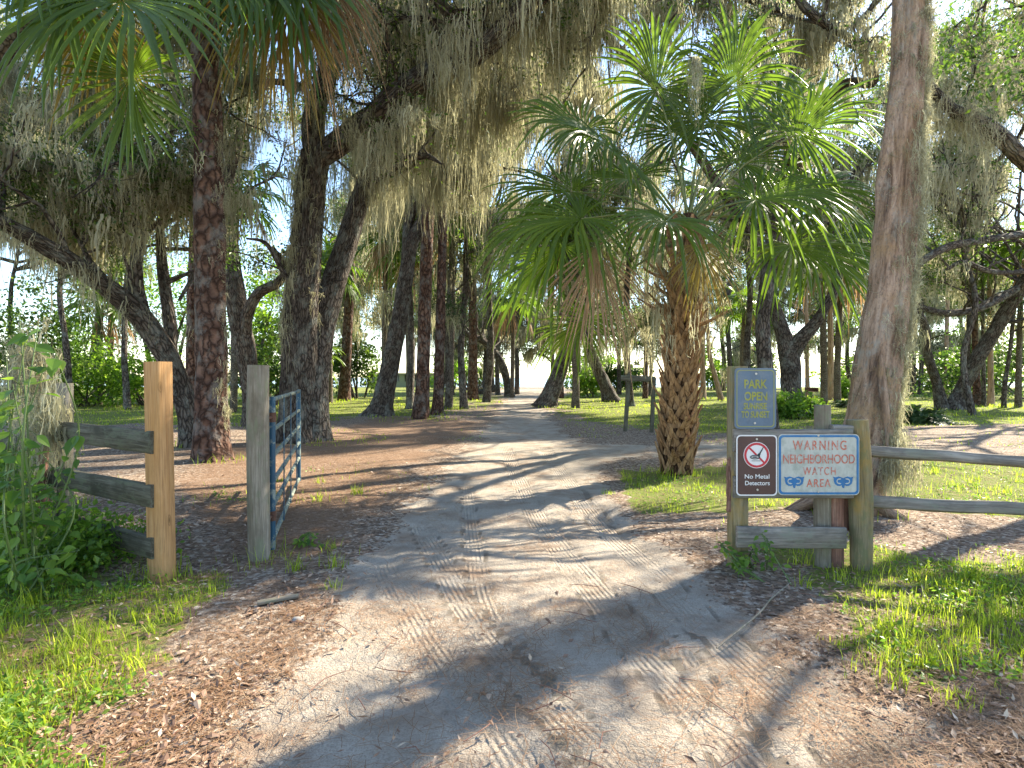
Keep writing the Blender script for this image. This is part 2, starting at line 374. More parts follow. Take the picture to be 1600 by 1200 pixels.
def gz(X, Y):
    X = np.asarray(X, float); Y = np.asarray(Y, float)
    z = .035*n2(X, Y, .5, 1)+.016*n2(X, Y, 1.9, 2)
    z = z*sm(1.0, 3, np.abs(Y))
    return z+.02-sm(86, 93, Y)*2.5
TR = [  # wheel tracks, pixels of the centre line and half width
    ([(560, 780), (600, 880), (640, 960), (700, 1060), (790, 1200), (900, 1400)], .10),
    ([(660, 830), (715, 930), (780, 1020), (880, 1130), (980, 1230), (1100, 1400)], .10),
    ([(790, 700), (830, 790), (890, 880), (980, 990), (1090, 1110), (1230, 1260)], .12),
    ([(850, 700), (925, 800), (1020, 900), (1130, 1010), (1290, 1150), (1450, 1300)], .12),
    ([(730, 760), (740, 860), (760, 960), (860, 1100), (960, 1260)], .08),
    ([(900, 760), (1000, 880), (1100, 990), (1060, 1020), (1180, 1180), (1270, 1300)], .08)]

def make_ground():
    ys = [-12.0]
    while ys[-1] < 1.4: ys.append(ys[-1]+.5)
    while ys[-1] < 7: ys.append(ys[-1]+.035)
    while ys[-1] < 96: ys.append(ys[-1]*1.008)
    while ys[-1] < 5000: ys.append(ys[-1]*1.25)
    xs = [0.0]
    while xs[-1] < 4.5: xs.append(xs[-1]+.045)
    while xs[-1] < 4000: xs.append(xs[-1]*1.035+.0)
    xs = np.array(xs); xs = np.concatenate([-xs[:0:-1], xs]); ys = np.array(ys)
    X, Y = np.meshgrid(xs, ys)
    Z = gz(X, Y); s, g_, nd = zones(X, Y)
    Z = Z-.02*s*sm(0, 1, s)
    tu = np.zeros_like(X); tm = np.zeros_like(X); tv = np.zeros_like(X)
    near = (Y > 1) & (Y < 16) & (np.abs(X) < 6); xn = X[near]; yn = Y[near]
    bu = np.zeros(xn.shape); bm = np.zeros(xn.shape); bv = np.zeros(xn.shape)
    for k, (pl, hw) in enumerate(TR):
        q, _ = catmull(np.c_[gp(pl), np.zeros(len(pl))], np.ones(len(pl)), .06); q = q[:, :2]
        t = norm(np.gradient(q, axis=0)); dd = np.hypot(xn[:, None]-q[None, :, 0], yn[:, None]-q[None, :, 1]); j = dd.argmin(1)
        u = (xn-q[j, 0])*t[j, 1]-(yn-q[j, 1])*t[j, 0]; mk = sm(hw*1.3, hw*.8, dd[np.arange(len(j)), j])
        c = mk > bm; bu[c] = u[c]+k; bm[c] = mk[c]; bv[c] = j[c]*.06
    tu[near] = bu; tm[near] = bm; tv[near] = bv
    Z = Z-.012*tm*s
    nr, nc = X.shape
    i = np.arange(nr-1)[:, None]*nc; j = np.arange(nc-1)[None, :]
    F = np.stack([i+j, i+j+1, i+nc+j+1, i+nc+j], -1).reshape(-1, 4)
    g = Geo(); g.add(np.stack([X, Y, Z], -1), F)
    m = g.mesh('ground', ground_mat())
    a = m.attributes.new('zone', 'FLOAT_VECTOR', 'POINT'); a.data.foreach_set('vector', np.stack([s, g_, nd], -1).ravel().astype(np.float32))
    a = m.attributes.new('trk', 'FLOAT_VECTOR', 'POINT'); a.data.foreach_set('vector', np.stack([tu, tv, tm], -1).ravel().astype(np.float32))
    tag(link('ground', m), 'sandy woodland ground with leaf litter and a dirt track', kind='structure')
def ground_mat():
    m, nt, b = newmat('ground'); ob = N(nt, 'ShaderNodeNewGeometry').outputs['Position']
    z = N(nt, 'ShaderNodeSeparateXYZ'); nt.links.new(attr(nt, 'zone').outputs['Vector'], z.inputs[0])
    t = N(nt, 'ShaderNodeSeparateXYZ'); nt.links.new(attr(nt, 'trk').outputs['Vector'], t.inputs[0])
    n1 = noise(nt, ob, 3.0, 8, .65); n2_ = noise(nt, ob, 26, 6, .7); n3 = noise(nt, ob, 120, 3, .6)
    v1 = voro(nt, ob, 34); v2 = voro(nt, ob, 70)
    sv = N(nt, 'ShaderNodeSeparateColor'); nt.links.new(v1.outputs['Color'], sv.inputs[0])
    sv2 = N(nt, 'ShaderNodeSeparateColor'); nt.links.new(v2.outputs['Color'], sv2.inputs[0])
    # litter
    lit = ramp(nt, sv.outputs[0], [(0, (.12, .08, .06)), (.4, (.29, .205, .145)), (.75, (.43, .325, .24)), (1, (.58, .50, .41))])
    lit = mix(nt, ramp(nt, n2_.outputs[0], [(.38, .7), (.55, 0.0)]), lit, (.10, .07, .05))
    lit = mix(nt, ramp(nt, n1.outputs[0], [(.5, 0.0), (.7, .5)]), lit, (.25, .20, .15))
    # straw patches
    stw = noise(nt, mapped(nt, ob, (40, 160, 1)), 1.0, 4, .6, 1.5); straw = ramp(nt, stw.outputs[0], [(.3, (.14, .08, .05)), (.55, (.29, .175, .105)), (.75, (.42, .29, .19))])
    lit = mix(nt, math_(nt, 'MULTIPLY', z.outputs[2], .7), lit, straw)
    # sand
    snd = ramp(nt, n1.outputs[0], [(.3, (.34, .28, .22)), (.55, (.45, .385, .31)), (.8, (.55, .48, .40))])
    snd = mix(nt, ramp(nt, n3.outputs[0], [(.38, .5), (.55, 0.0)]), snd, (.25, .20, .15))
    sp = ramp(nt, v2.outputs['Distance'], [(.10, 1.0), (.2, 0.0)])
    snd = mix(nt, math_(nt, 'MULTIPLY', math_(nt, 'MULTIPLY', sp, math_(nt, 'GREATER_THAN', sv2.outputs[0], .72)), .8), snd, (.13, .085, .055))
    pat = noise(nt, ob, 1.6, 7, .7); snd = mix(nt, ramp(nt, pat.outputs[0], [(.50, 0.0), (.64, .75)]), snd, (.25, .17, .115))
    # soil under grass
    gcol = ramp(nt, n2_.outputs[0], [(.3, (.09, .11, .025)), (.55, (.18, .22, .045)), (.75, (.31, .33, .09))])
    gcol = mix(nt, ramp(nt, sv.outputs[1], [(.72, 0.0), (.8, .7)]), gcol, (.25, .17, .10))
    fm = math_(nt, 'ADD', z.outputs[1], math_(nt, 'MULTIPLY', math_(nt, 'SUBTRACT', n2_.outputs[0], .5), 1.0))
    gm = ramp(nt, fm, [(.4, 0.0), (.62, 1.0)])
    base = mix(nt, gm, lit, gcol)
    s_ = math_(nt, 'ADD', z.outputs[0], math_(nt, 'MULTIPLY', math_(nt, 'SUBTRACT', math_(nt, 'ADD', math_(nt, 'MULTIPLY', n2_.outputs[0], .6), math_(nt, 'MULTIPLY', noise(nt, ob, 7, 6, .7).outputs[0], .4)), .5), 2.2))
    sm_ = ramp(nt, s_, [(.42, 0.0), (.62, 1.0)])
    base = mix(nt, sm_, base, snd)
    # tread marks
    sn = math_(nt, 'SINE', math_(nt, 'MULTIPLY', t.outputs[0], 185.0)); lg = math_(nt, 'SINE', math_(nt, 'MULTIPLY', t.outputs[1], 95.0))
    tread = math_(nt, 'MULTIPLY', math_(nt, 'ADD', sn, math_(nt, 'MULTIPLY', lg, .08)), t.outputs[2])
    brk = ramp(nt, noise(nt, ob, 3.5, 5, .7).outputs[0], [(.42, 0.0), (.55, 1.0)]); tread = math_(nt, 'MULTIPLY', math_(nt, 'MULTIPLY', tread, brk), sm_)
    nt.links.new(base, b.inputs['Base Color']); b.inputs['Roughness'].default_value = .95; b.inputs['Specular IOR Level'].default_value = .1
    h = math_(nt, 'ADD', math_(nt, 'MULTIPLY', n2_.outputs[0], 1.6), math_(nt, 'MULTIPLY', n3.outputs[0], .5))
    h = math_(nt, 'ADD', h, math_(nt, 'MULTIPLY', tread, .30))
    h = math_(nt, 'ADD', h, math_(nt, 'MULTIPLY', math_(nt, 'MULTIPLY', sv.outputs[2], math_(nt, 'SUBTRACT', 1.0, sm_)), .6))
    bump(nt, b, h, 1.0, .02); return m
make_ground()
# lake
g = Geo(); lx = np.array([-4000, -400, -60, 0, 60, 400, 4000.]); ly = np.array([88, 130, 300, 1000, 4900.])
X, Y = np.meshgrid(lx, ly); i = np.arange(4)[:, None]*7; j = np.arange(6)[None]
g.add(np.stack([X, Y, np.full_like(X, -.55)], -1), np.stack([i+j, i+j+1, i+8+j, i+7+j], -1))
m, nt, b = newmat('lake_water'); b.inputs['Base Color'].default_value = (.12, .15, .16, 1); b.inputs['Roughness'].default_value = .25; b.inputs['Specular IOR Level'].default_value = .6
bump(nt, b, noise(nt, mapped(nt, N(nt, 'ShaderNodeNewGeometry').outputs['Position'], (.5, 1.5, 1)), 1.0, 4).outputs[0], .25, .2)
tag(link('lake_water', g.mesh('lake_water', m)), 'bright lake water beyond the trees', kind='structure')

# ------------------------------------------------------------------ sun corridor: where the photo's foreground is lit the canopy is thin
SXY = np.array(SUN_AZ)/math.tan(R(SUN_EL))
LIT = [gp(q) for q in (
    [(380, 1060), (420, 980), (560, 955), (640, 880), (1010, 800), (1100, 830), (1080, 860), (900, 905), (980, 900), (1010, 925), (700, 1040), (400, 1180)],
    [(0, 990), (260, 960), (460, 1000), (420, 1120), (380, 1200), (0, 1400), (-200, 1200)],
    [(700, 1180), (900, 1060), (1060, 1010), (1200, 1000), (1240, 1080), (1060, 1160), (900, 1190)],
    [(1160, 800), (1400, 770), (1700, 740), (1900, 860), (1900, 1060), (1480, 1030), (1250, 950), (1300, 870)],
    [(960, 750), (1100, 760), (1160, 820), (1080, 860), (1000, 820)],
    [(200, 765), (640, 700), (650, 716), (300, 795)], [(330, 865), (560, 800), (620, 815), (430, 895)], [(90, 690), (300, 675), (640, 668), (640, 682), (300, 697), (100, 712)], [(640, 700), (860, 688), (880, 704), (700, 728)], [(280, 812), (480, 770), (500, 785), (300, 830)],
    [(560, 800), (700, 770), (960, 740), (940, 770), (760, 800), (640, 840)],
    [(1400, 650), (1700, 645), (1700, 800), (1380, 800)],
    [(500, 612), (700, 612), (700, 640), (500, 650)], [(860, 612), (1300, 612), (1300, 640), (900, 650)], [(130, 640), (300, 640), (300, 662), (100, 662)])]
LGX, LGY = np.meshgrid(np.arange(-14, 16, .12), np.arange(0, 42, .12)); LGRID = np.zeros_like(LGX)
for q in LIT: LGRID = np.maximum(LGRID, sm(-.12, .12, sdist(q, LGX, LGY)))
def lit_at(C):
    gx = C[:, 0]-SXY[0]*C[:, 2]; gy = C[:, 1]-SXY[1]*C[:, 2]
    i = ((gx+14)/.12).astype(int); j = (gy/.12).astype(int); ok = (i >= 0) & (j >= 0) & (i < LGRID.shape[1]) & (j < LGRID.shape[0])
    f = np.zeros(len(C)); f[ok] = LGRID[j[ok], i[ok]]; return f, gx, gy
def lit_keep(C, rg, strong=.99, gaps=True):
    f, gx, gy = lit_at(C)
    p = f*strong
    if gaps: p = np.maximum(p, (n2(gx, gy, .45, 40)+.5*n2(gx, gy, 1.3, 41) > -.18)*.80)   # foliage also dropped by noise elsewhere, so sun flecks reach the ground
    else: p = np.maximum(p, (n2(gx*.5+gy*.6, gx*.6-gy*.5, .8, 44) > .22)*.7)
    return rg.random(len(C)) > p

# ------------------------------------------------------------------ foliage builders
def leaves_at(g, C, rg, n, sig, L, W, up=.3):
    c = np.repeat(C, n, 0)+rg.normal(size=(len(C)*n, 3))*np.array([1, 1, .7])*sig
    d = rdir(rg, len(c), -.1); nn = rdir(rg, len(c), up*3)
    s = rg.uniform(.6, 1.3, len(c)); kites(g, c, d, nn, L*s, W*s, np.clip(rg.normal(.45, .25, len(c)), 0, 1))
def moss_at(g, C, rg, n=7, L=1.0, sig=.07, wd=.02, K=9, lo=.25):
    """beards of hanging strands below each point"""
    m = len(C)*n; Lc = np.repeat(L*(.75+.5*vnoise(C*.9))*rg.uniform(lo, 1.2, len(C))**1.3, n); off = rg.normal(size=(m, 3))*sig; off[:, 2] = np.abs(off[:, 2])*.3
    rr = np.hypot(off[:, 0], off[:, 1])/sig
    l = Lc*np.clip(1.1-.3*rr, .2, 1)*rg.uniform(.5, 1, m)
    t = np.linspace(0, 1, K)[None, :, None]
    p0 = np.repeat(C, n, 0)+off*np.array([1.0, 1.0, 1])
    Pt = p0[:, None]-np.array([0, 0, 1.])*l[:, None, None]*t+np.cumsum(rg.normal(size=(m, K, 3))*np.array([1, 1, .3]), 1)*(.019*np.sqrt(l))[:, None, None]
    Pt[..., :2] -= (off[:, None, :2]*.35*t)
    bend = np.repeat(rg.normal(size=(len(C), 2))*.07, n, 0)*l[:, None]; Pt[..., :2] += bend[:, None]*np.sin(t*rg.uniform(1.2, 3.2, (m, 1, 1)))
    a = rg.uniform(0, np.pi, m); S = np.stack([np.cos(a), np.sin(a)*.6, np.zeros(m)], 1)
    W = wd*np.repeat(rg.uniform(.55, 1.5, len(C)), n)[:, None]*rg.uniform(.25, 1.5, (m, K))*np.clip(1.2-t[..., 0], .15, 1)*rg.uniform(.6, 1.4, (m, 1))
    rv = np.clip(np.repeat(rg.normal(.45, .22, len(C)), n)+rg.normal(0, .12, m), 0, 1)
    ribbons(g, Pt, S, W, rv)
    if wd < .022 and m:      # loose curls along the strands
        q = np.repeat(np.arange(m), 2); k = rg.integers(1, K-1, len(q)); o = Pt[q, k]; d = rdir(rg, len(q), -.6); e = rdir(rg, len(q), -1.0); ln = rg.uniform(.03, .11, len(q))[:, None]
        PP = np.stack([o, o+d*ln*.5, o+d*ln*.7+e*ln*.5, o+d*ln*.55+e*ln*1.1], 1)
        ribbons(g, PP, rdir(rg, len(q)), np.full((len(q), 4), wd*.45)*np.array([1, 1, .8, .4]), rv[q])

BASES = []
class Tree:
    def __init__(s, name, label, cat, base, bark, seed, group=None, leaf='oakleaf', lod=1.0):
        BASES.append((base[0], base[1])); s.root = thing(name, label, cat, base, group); s.b = M[bark]; s.rg = rng(seed); s.seed = seed; s.leaf = M[leaf]; s.lod = lod
        s.tr = Geo(); s.br = Geo(); s.cr = Geo(); s.mo = Geo(); s.tips = []; s.hang = []; s.limbs = []
    def stem(s, pts, rad, ns=24, step=.12, rough=.02, flare=.5, lobes=.05, limb=False, rf=(7, 1.5)):
        g = s.tr; pts = np.asarray(pts, float)
        rad = np.asarray(rad, float)*np.clip(np.abs(pts[:, 1])/np.hypot(pts[:, 0], pts[:, 1]), .6, 1)
        if limb: g = Geo(); s.limbs.append(g)
        return tube(g, pts, rad, ns, step, rough, rf, s.seed*.37+len(s.limbs), True, flare, lobes)
    def branch(s, p, d, L, r, lev, up=.15, kink=.5):
        rg = s.rg; n = 5; pts = [np.array(p, float)]; dd = norm(d)
        if lev and lit_at((pts[0]+dd*L*.5)[None])[0][0] > rg.random()*1.1: return
        for k in range(n):
            dd = norm(dd+rg.normal(size=3)*kink*np.array([.5, .5, .35])+np.array([0, 0, up*.3])); pts.append(pts[-1]+dd*L/n)
        pts = np.array(pts); rad = np.linspace(r, r*.35, n+1)
        tube(s.br, pts, rad, 7 if lev else 10, L/n/ (2 if lev == 0 else 1), r*.12 if lev == 0 else 0, (9, 3), s.seed+lev, False)
        s.hang.append(np.vstack([pts[1:], (pts[1:]+pts[:-1])/2]))
        if lev < 2:
            nb = int(rg.integers(4, 7)) if lev == 0 else int(rg.integers(3, 5))
            for _ in range(nb):
                t = rg.uniform(.3, 1)*(n); k = min(int(t), n-1); q = pts[k]*(1-t+k)+pts[k+1]*(t-k)
                nd = norm(norm(pts[min(k+1, n)]-pts[k])*.7+rdir(rg, 1)[0]*1.0)
                s.branch(q, nd, L*rg.uniform(.35, .6), r*.45, lev+1, up, kink)
        else:
            s.tips.append(pts[2:])
    def sprout(s, path, n, L, r, up=.4, t0=.25, t1=1.0, bias=(0, 0, 0), kink=.5):
        rg = s.rg
        for _ in range(n):
            k = int(rg.uniform(t0, t1)*(len(path)-1)); q = path[k]; d = rdir(rg, 1)[0]; d[2] = abs(d[2])*.6+up; d = d+np.array(bias)
            s.branch(q, d, L*rg.uniform(.6, 1.25), r*rg.uniform(.7, 1.2), 0, up*.5, kink)
    def curtain(s, path_px, w0, dens, L, n=8, wd=.019, width=.3, sub=0):
        # a limb with long ragged beards all along it
        pts = np.array([P(*q) for q in path_px]); pts = pts+s.rg.normal(size=pts.shape)*[.08, .1, .06]
        p, r = s.stem(pts, np.linspace(w0, w0*.35, len(pts)), 12, .12, .015, 0, .06, True)
        if sub: s.sprout(p, sub, 1.5, .03, .25, .05)
        dens = dens*3; wd = .03; L = L*1.25
        C = np.repeat(p, dens, 0)+s.rg.normal(size=(len(p)*dens, 3))*[width*.8, width*1.3, .10]
        nz = vnoise(C*[1.6, 1.6, 1.6]+s.seed)+.6*vnoise(C*4.1+3); C = C[nz > -.25]; C = C[lit_keep(C, s.rg, .95, False)]
        lm = L*(.8+.55*vnoise(C*1.3+9)); o = np.argsort(lm)
        for part_ in np.array_split(o, 4):
            if len(part_): moss_at(s.mo, C[part_], s.rg, n, float(lm[part_].mean()), .075, wd)
    def finish(s, nleaf=22, sig=.22, LL=.075, LW=.035, mossL=.9, mossn=6, mosskeep=.5, mossw=.018, msig=.07, clump=-.12, cull=True, extra=None):
        rg = s.rg
        if s.tips and nleaf:
            T = np.vstack(s.tips)
            if cull: T = T[lit_keep(T, rg)]
            leaves_at(s.cr, T, rg, nleaf, sig, LL, LW)
        H = [h for h in s.hang]
        if extra is not None: H.append(extra)
        if H and mossn:
            H = np.vstack(H); H = H+rg.normal(size=H.shape)*np.array([.12, .12, 0]); H = H[rg.random(len(H)) < mosskeep]
            if cull: H = H[lit_keep(H, rg, .985, False)]
            H = H[H[:, 2] > .8]; nz = vnoise(H*1.15+s.seed*3.7)+.5*vnoise(H*3.1+s.seed)   # beards gather in clumps with gaps between
            H = H[nz > clump]
            moss_at(s.mo, H, rg, mossn, mossL, msig, mossw)
        part('trunk', s.tr, s.b, s.root)
        for l in s.limbs: part('limb', l, s.b, s.root)
        part('branches', s.br, s.b, s.root); part('crown', s.cr, s.leaf, s.root, False); part('hanging_moss', s.mo, M['moss'], s.root, False)
        return s.root

# fan palm ---------------------------------------------------------
def fan(g, hub, d, nrm, Rr, rg, nseg=46, spread=145, droop=.35, curl=.25, col=None, K=8, hang=0.0):
    d = norm(d); nrm = np.asarray(nrm, float); nrm = norm(nrm-d*np.dot(nrm, d)); s = np.cross(d, nrm)
    a = np.radians(np.linspace(-spread, spread, nseg)+rg.normal(0, 1.2, nseg)); da = math.radians(2*spread/nseg)
    L = Rr*(.72+.28*np.cos(a*.6))*rg.uniform(.88, 1.06, nseg)
    t = np.linspace(.02, 1, K)
    cost = np.clip(np.cos(a), 0, 1)*.28*Rr       # costa carries the middle segments forward
    e = d*np.cos(a)[:, None]+s*np.sin(a)[:, None]
    cup = nrm*(.22+.10*np.abs(np.sin(a)))[:, None]; e = norm(e+cup)
    h0 = hub+d*cost[:, None]
    S0 = norm(np.cross(e, nrm+0*e))[:, None]
    Pt = h0[:, None]+e[:, None]*(L[:, None]*t[None])[..., None]
    Pt = Pt+(hub-h0)[:, None]*np.clip(1-t/.35, 0, 1)[None, :, None]
    Pt = Pt+S0*(rg.normal(0, .035, nseg)*L)[:, None, None]*(t**2)[None, :, None]
    Pt = Pt-nrm*(curl*L[:, None]*t[None]**2.4)[..., None]
    bent = (rg.random(nseg) < .16)*rg.uniform(.3, .9, nseg); Pt[..., 2] -= (bent*L)[:, None]*np.clip(t-.62, 0, 1)[None]*1.6
    Pt[..., 2] -= L[:, None]*(droop*t[None]**2.5)*rg.uniform(.45, 1.7, (nseg, 1))+hang*L[:, None]*t[None]**1.2
    fw = 2*L[:, None]*t[None]*math.tan(da/2)*1.05; mx = np.maximum(2*L*.50*math.tan(da/2), .026*Rr)[:, None]
    W = np.minimum(fw, mx)*np.where(t < .5, 1, np.clip(1-(t-.5)/.5, 0, 1)**.55)[None]; W = np.maximum(W, .002)
    S = norm(np.cross(e, nrm+0*e))
    rv = np.clip((rg.normal(.4, .12)+rg.normal(0, .12, nseg)) if col is None else rg.normal(col, .15, nseg), 0, 1)
    ribbons(g, Pt, S, W, rv, fold=nrm*.28)
def petiole(g, a, b, rg, r=.018, sag=.12):
    a = np.asarray(a, float); b = np.asarray(b, float); L = np.linalg.norm(b-a); m = (a+b)/2+np.array([0, 0, sag*L])
    tube(g, [a, m, b], [r*1.6, r, r*.7], 6, L/6, 0, seed=rg.random(), cap=False); return norm(b-m)
def boots(g, c0, c1, r0, r1, rg, dz=.135, per=6, size=1.25, tilt=.17):
    c0 = np.asarray(c0, float); c1 = np.asarray(c1, float); H = c1[2]-c0[2]; n = int(H/dz)
    for k in range(n):
        f = k/n; c = c0*(1-f)+c1*f; r = r0*(1-f)+r1*f
        for j in range(per):
            th = 2*math.pi*(j+.5*(k % 2))/per+rg.normal(0, .06); hh = dz*2.3*size*rg.uniform(.85, 1.2); wA = 2*math.pi/per*.62
            out = tilt*rg.uniform(.5, 1.5)
            def pt(a, z, o): return c+np.array([math.cos(a)*(r+o), math.sin(a)*(r+o), z])
            tip = pt(th, hh, out*.5+.02); ln = rg.uniform(.9, 1.25)
            for sgn in (-1, 1):
                pts = [pt(th+sgn*wA, 0, .0), pt(th+sgn*wA*.45, hh*.55, .028), tip, tip+(tip-pt(th, hh*.5, .02))*.35*ln]
                up = np.array([math.cos(th), math.sin(th), 0])
                Pt = np.array(pts)[None]; tan = norm(np.gradient(Pt[0], axis=0)); S = norm(np.cross(tan, up))[None]
                W = np.array([[.06, .055, .045, .03]])*size; sd = rg.random()
                a_ = Pt-S*W[..., None]*.5; b_ = Pt+S*W[..., None]*.5; o_ = up*.018
                V = np.stack([a_, a_+o_, b_+o_, b_], 2)[0]; base = np.arange(3)[:, None]*4+np.arange(4)[None]; nx = np.arange(3)[:, None]*4+((np.arange(4)+1) % 4)[None]
                F = np.stack([base, nx, nx+4, base+4], -1).reshape(-1, 4); F = np.vstack([F, [[12, 13, 14, 15]]])
                T = V.reshape(-1, 3)*np.array([1, 1, .5]); g.add(V, F, T+sd*9, sd)

def palm(name, label, base, heart, r, fr, seed, R0=1.15, dense=1.0, with_boots=True, dead=3, group=None, seg=40, mid=None):
    """fr: list of (hub_xyz, dir, normal, radius, kind, droop)"""
    rg = rng(seed); root = thing(name, label, 'palm', base, group)
    tr = Geo(); b = np.array(base, float); hN = np.array(heart, float)
    mid = np.array(mid) if mid is not None else (b+hN)/2+np.array([rg.normal(0, .05), rg.normal(0, .05), 0])
    tube(tr, [b-[0, 0, .15], b+[0, 0, .1], mid, hN-[0, 0, .2], hN+[0, 0, .1]], [r*1.15, r*1.02, r, r*.85, r*.4], 20, .1, .012, (9, 14), seed)
    part('trunk', tr, M['palm_fibre'] if with_boots else M['palmbark'], root)
    if with_boots:
        bg_ = Geo(); boots(bg_, b+[0, 0, .02], hN-[0, 0, .25], r*.98, r*.82, rg); part('leaf_bases', bg_, M['boot'], root, False)
    for hub, d, nr, rad, kind, dr in fr:
        g = Geo(); hub = np.array(hub, float)
        hh = hN+norm(hub-hN)*.08+np.array([0, 0, rg.uniform(-.3, .1)])
        pd = petiole(Geo(), hh, hub, rg)
        mt = {'g': M['palmleaf'], 'y': M['yellowleaf'], 'd': M['deadleaf']}[kind]
        pg = Geo(); petiole(pg, hh, hub, rg, .016, .10 if kind == 'g' else .05)
        fan(g, hub, d, nr, rad*.97, rg, seg, 150 if kind == 'g' else (75 if kind == 'd' else 110), dr*.8, .14, hang=.0 if kind == 'g' else .35)
        f = part('frond', g, mt, root, False, {'y': 'yellowing frond', 'd': 'dead brown frond'}.get(kind))
        q = link('leaf_stalk', pg.mesh('leaf_stalk', M['petiole'] if kind == 'g' else M['deadleaf']), f, loc=(0, 0, 0))
    return root
def auto_fronds(heart, n, reach, rad, seed, updown=(-.7, 1.0), cam_bias=0.0, dead=.15):
    rg = rng(seed); out = []
    for k in range(n):
        az = k*2.399+rg.normal(0, .2); el = updown[0]+(updown[1]-updown[0])*(k+.5)/n+rg.normal(0, .08)
        d = np.array([math.cos(az)*math.cos(el), math.sin(az)*math.cos(el), math.sin(el)])
        hub = np.array(heart)+d*reach*rg.uniform(.85, 1.15); dd = norm(d+np.array([0, 0, -.45]))
        nr = np.array([0, 0, 1.])+np.array([d[0], d[1], 0])*.5
        kind = 'd' if (el < updown[0]+.35 and rg.random() < dead*3) else 'g'
        out.append((hub, dd, nr, rad*rg.uniform(.85, 1.15), kind, .45 if kind == 'g' else .8))
    return out
def W2P(pts):   # (px, py, Y) list -> world
    return np.array([P(*q) for q in pts])
def wr(ws, Ys): return np.array(ws)/2/FX*np.array(Ys)
def surf_moss(T, path, rad, side, n, L, wd, sig=.03, t0=0.05, t1=1.0, nst=6):
    """beards growing straight on the bark; side = direction, spread as jitter"""
    rg = T.rg; k = rg.integers(int(t0*(len(path)-1)), max(int(t1*(len(path)-1)), 1), n); a = norm(np.array(side)+rg.normal(size=(n, 3))*.35*np.array([1, 1, 0]))
    a[:, 2] = 0; a = norm(a); C = path[k]+a*(rad[k][:, None]*1.03); moss_at(T.mo, C, rg, nst, L, sig, wd, 7)

# ---------------- near left pine
T = Tree('pine_tree', 'tall straight pine with thick reddish plated bark standing behind the fence gap', 'pine tree', (P(330, 722, 9.9)[0], 9.9, 0), 'pine', 11, 'large straight pines')
Y = 9.9; pts = W2P([(331, 735, Y), (330, 700, Y), (331, 620, Y), (329, 500, Y), (328, 350, Y), (326, 200, Y), (318, 60, Y), (308, -60, Y), (290, -400, Y), (280, -900, Y)])
p, r = T.stem(pts, wr([62, 56, 52, 50, 49, 47, 42, 38, 32, 18], [Y]*10), 40, .06, .022, .30, .025)
for k in range(9): T.branch(pts[-1]*(1-.035*k)+pts[-2]*.035*k, rdir(T.rg, 1)[0]*[1, 1, .4]+[0, 0, .2], 2.4, .07, 1, .1)
surf_moss(T, p, r, (1, -.1, 0), 130, .55, .012, t1=.55)
T.finish(26, .28, .16, .012, .8, 4, .15)

# ---------------- centre oak with the great limb over the road
T = Tree('oak_tree', 'large forked oak hung with moss, its great limb arching over the dirt track', 'oak tree', P(472, 690, 13.05)*[1, 1, 0], 'oak', 12)
Y = 13.05
main = W2P([(468, 700, Y), (466, 640, Y), (468, 560, Y), (472, 470, Y), (480, 390, Y), (486, 310, Y), (494, 240, Y)])
p1, r1 = T.stem(main, wr([72, 60, 58, 52, 46, 46, 46], [Y]*7), 36, .07, .03, .35, .06)
p2, r2 = T.stem(W2P([(490, 690, Y+.1), (492, 600, Y+.2), (500, 530, Y+.4), (520, 450, Y+.6), (545, 370, Y+.8), (568, 300, Y+1), (600, 225, Y+1), (640, 170, Y+1), (680, 120, Y+1)]), wr([50, 46, 44, 40, 36, 32, 28, 24, 16], [Y]*9), 30, .08, .025, .2, .05, True)
big = W2P([(488, 262, Y), (515, 236, Y-.1), (560, 203, Y-.4), (620, 152, Y-.9), (680, 108, Y-1.3), (740, 84, Y-1.7), (790, 42, Y-2.1), (838, -5, Y-2.5), (905, -70, Y-3), (980, -110, Y-3.5)])
p3, r3 = T.stem(big, wr([34, 36, 36, 35, 32, 28, 27, 25, 20, 12], [Y]*10), 26, .08, .03, 0, .07, True)
p4, r4 = T.stem(W2P([(494, 250, Y), (490, 190, Y), (506, 130, Y-.1), (522, 70, Y-.2), (512, 0, Y-.2), (498, -110, Y), (480, -240, Y)]), wr([38, 34, 32, 30, 28, 24, 12], [Y]*7), 24, .09, .025, 0, .05, True)
p5, r5 = T.stem(W2P([(742, 92, Y-1.7), (736, 60, Y-1.8), (716, 32, Y-1.9), (688, 4, Y-2.1), (650, -60, Y-2.3)]), wr([24, 22, 19, 17, 10], [Y-2]*5), 18, .08, .02, 0, .06, True)
p6, r6 = T.stem(W2P([(575, 290, Y+.8), (592, 276, Y+.2), (612, 264, Y-.3), (640, 248, Y-.8), (668, 244, Y-1.2), (690, 256, Y-1.5)]), wr([12, 12, 12, 12, 8, 3], [Y]*6), 12, .08, .01, 0, .05, True)
p7, r7 = T.stem(W2P([(470, 480, Y), (440, 420, Y-.3), (415, 380, Y-.5), (385, 372, Y-.6)]), wr([12, 10, 7, 3], [Y]*4), 10, .08, .01, 0, .05, True)
T.sprout(p3, 20, 2.9, .05, .25, .1); T.sprout(p4, 9, 2.8, .06, .2, .25); T.sprout(p2, 8, 2.2, .045, .2, .5); T.sprout(p5, 6, 1.9, .04, .1, .2); T.sprout(p6, 3, 1.2, .025, -.1, .3)
T.sprout(p3, 7, 2.6, .045, .05, .25, 1, (.5, -.6, -.2))
ex = np.vstack([np.repeat(p3, 3, 0)+T.rg.normal(size=(len(p3)*3, 3))*[.25, .35, .05], np.repeat(p5, 4, 0)+T.rg.normal(size=(len(p5)*4, 3))*[.25, .3, .05], np.repeat(p6, 3, 0), np.repeat(p4[::2], 3, 0), np.repeat(p2[len(p2)//2:], 4, 0)])
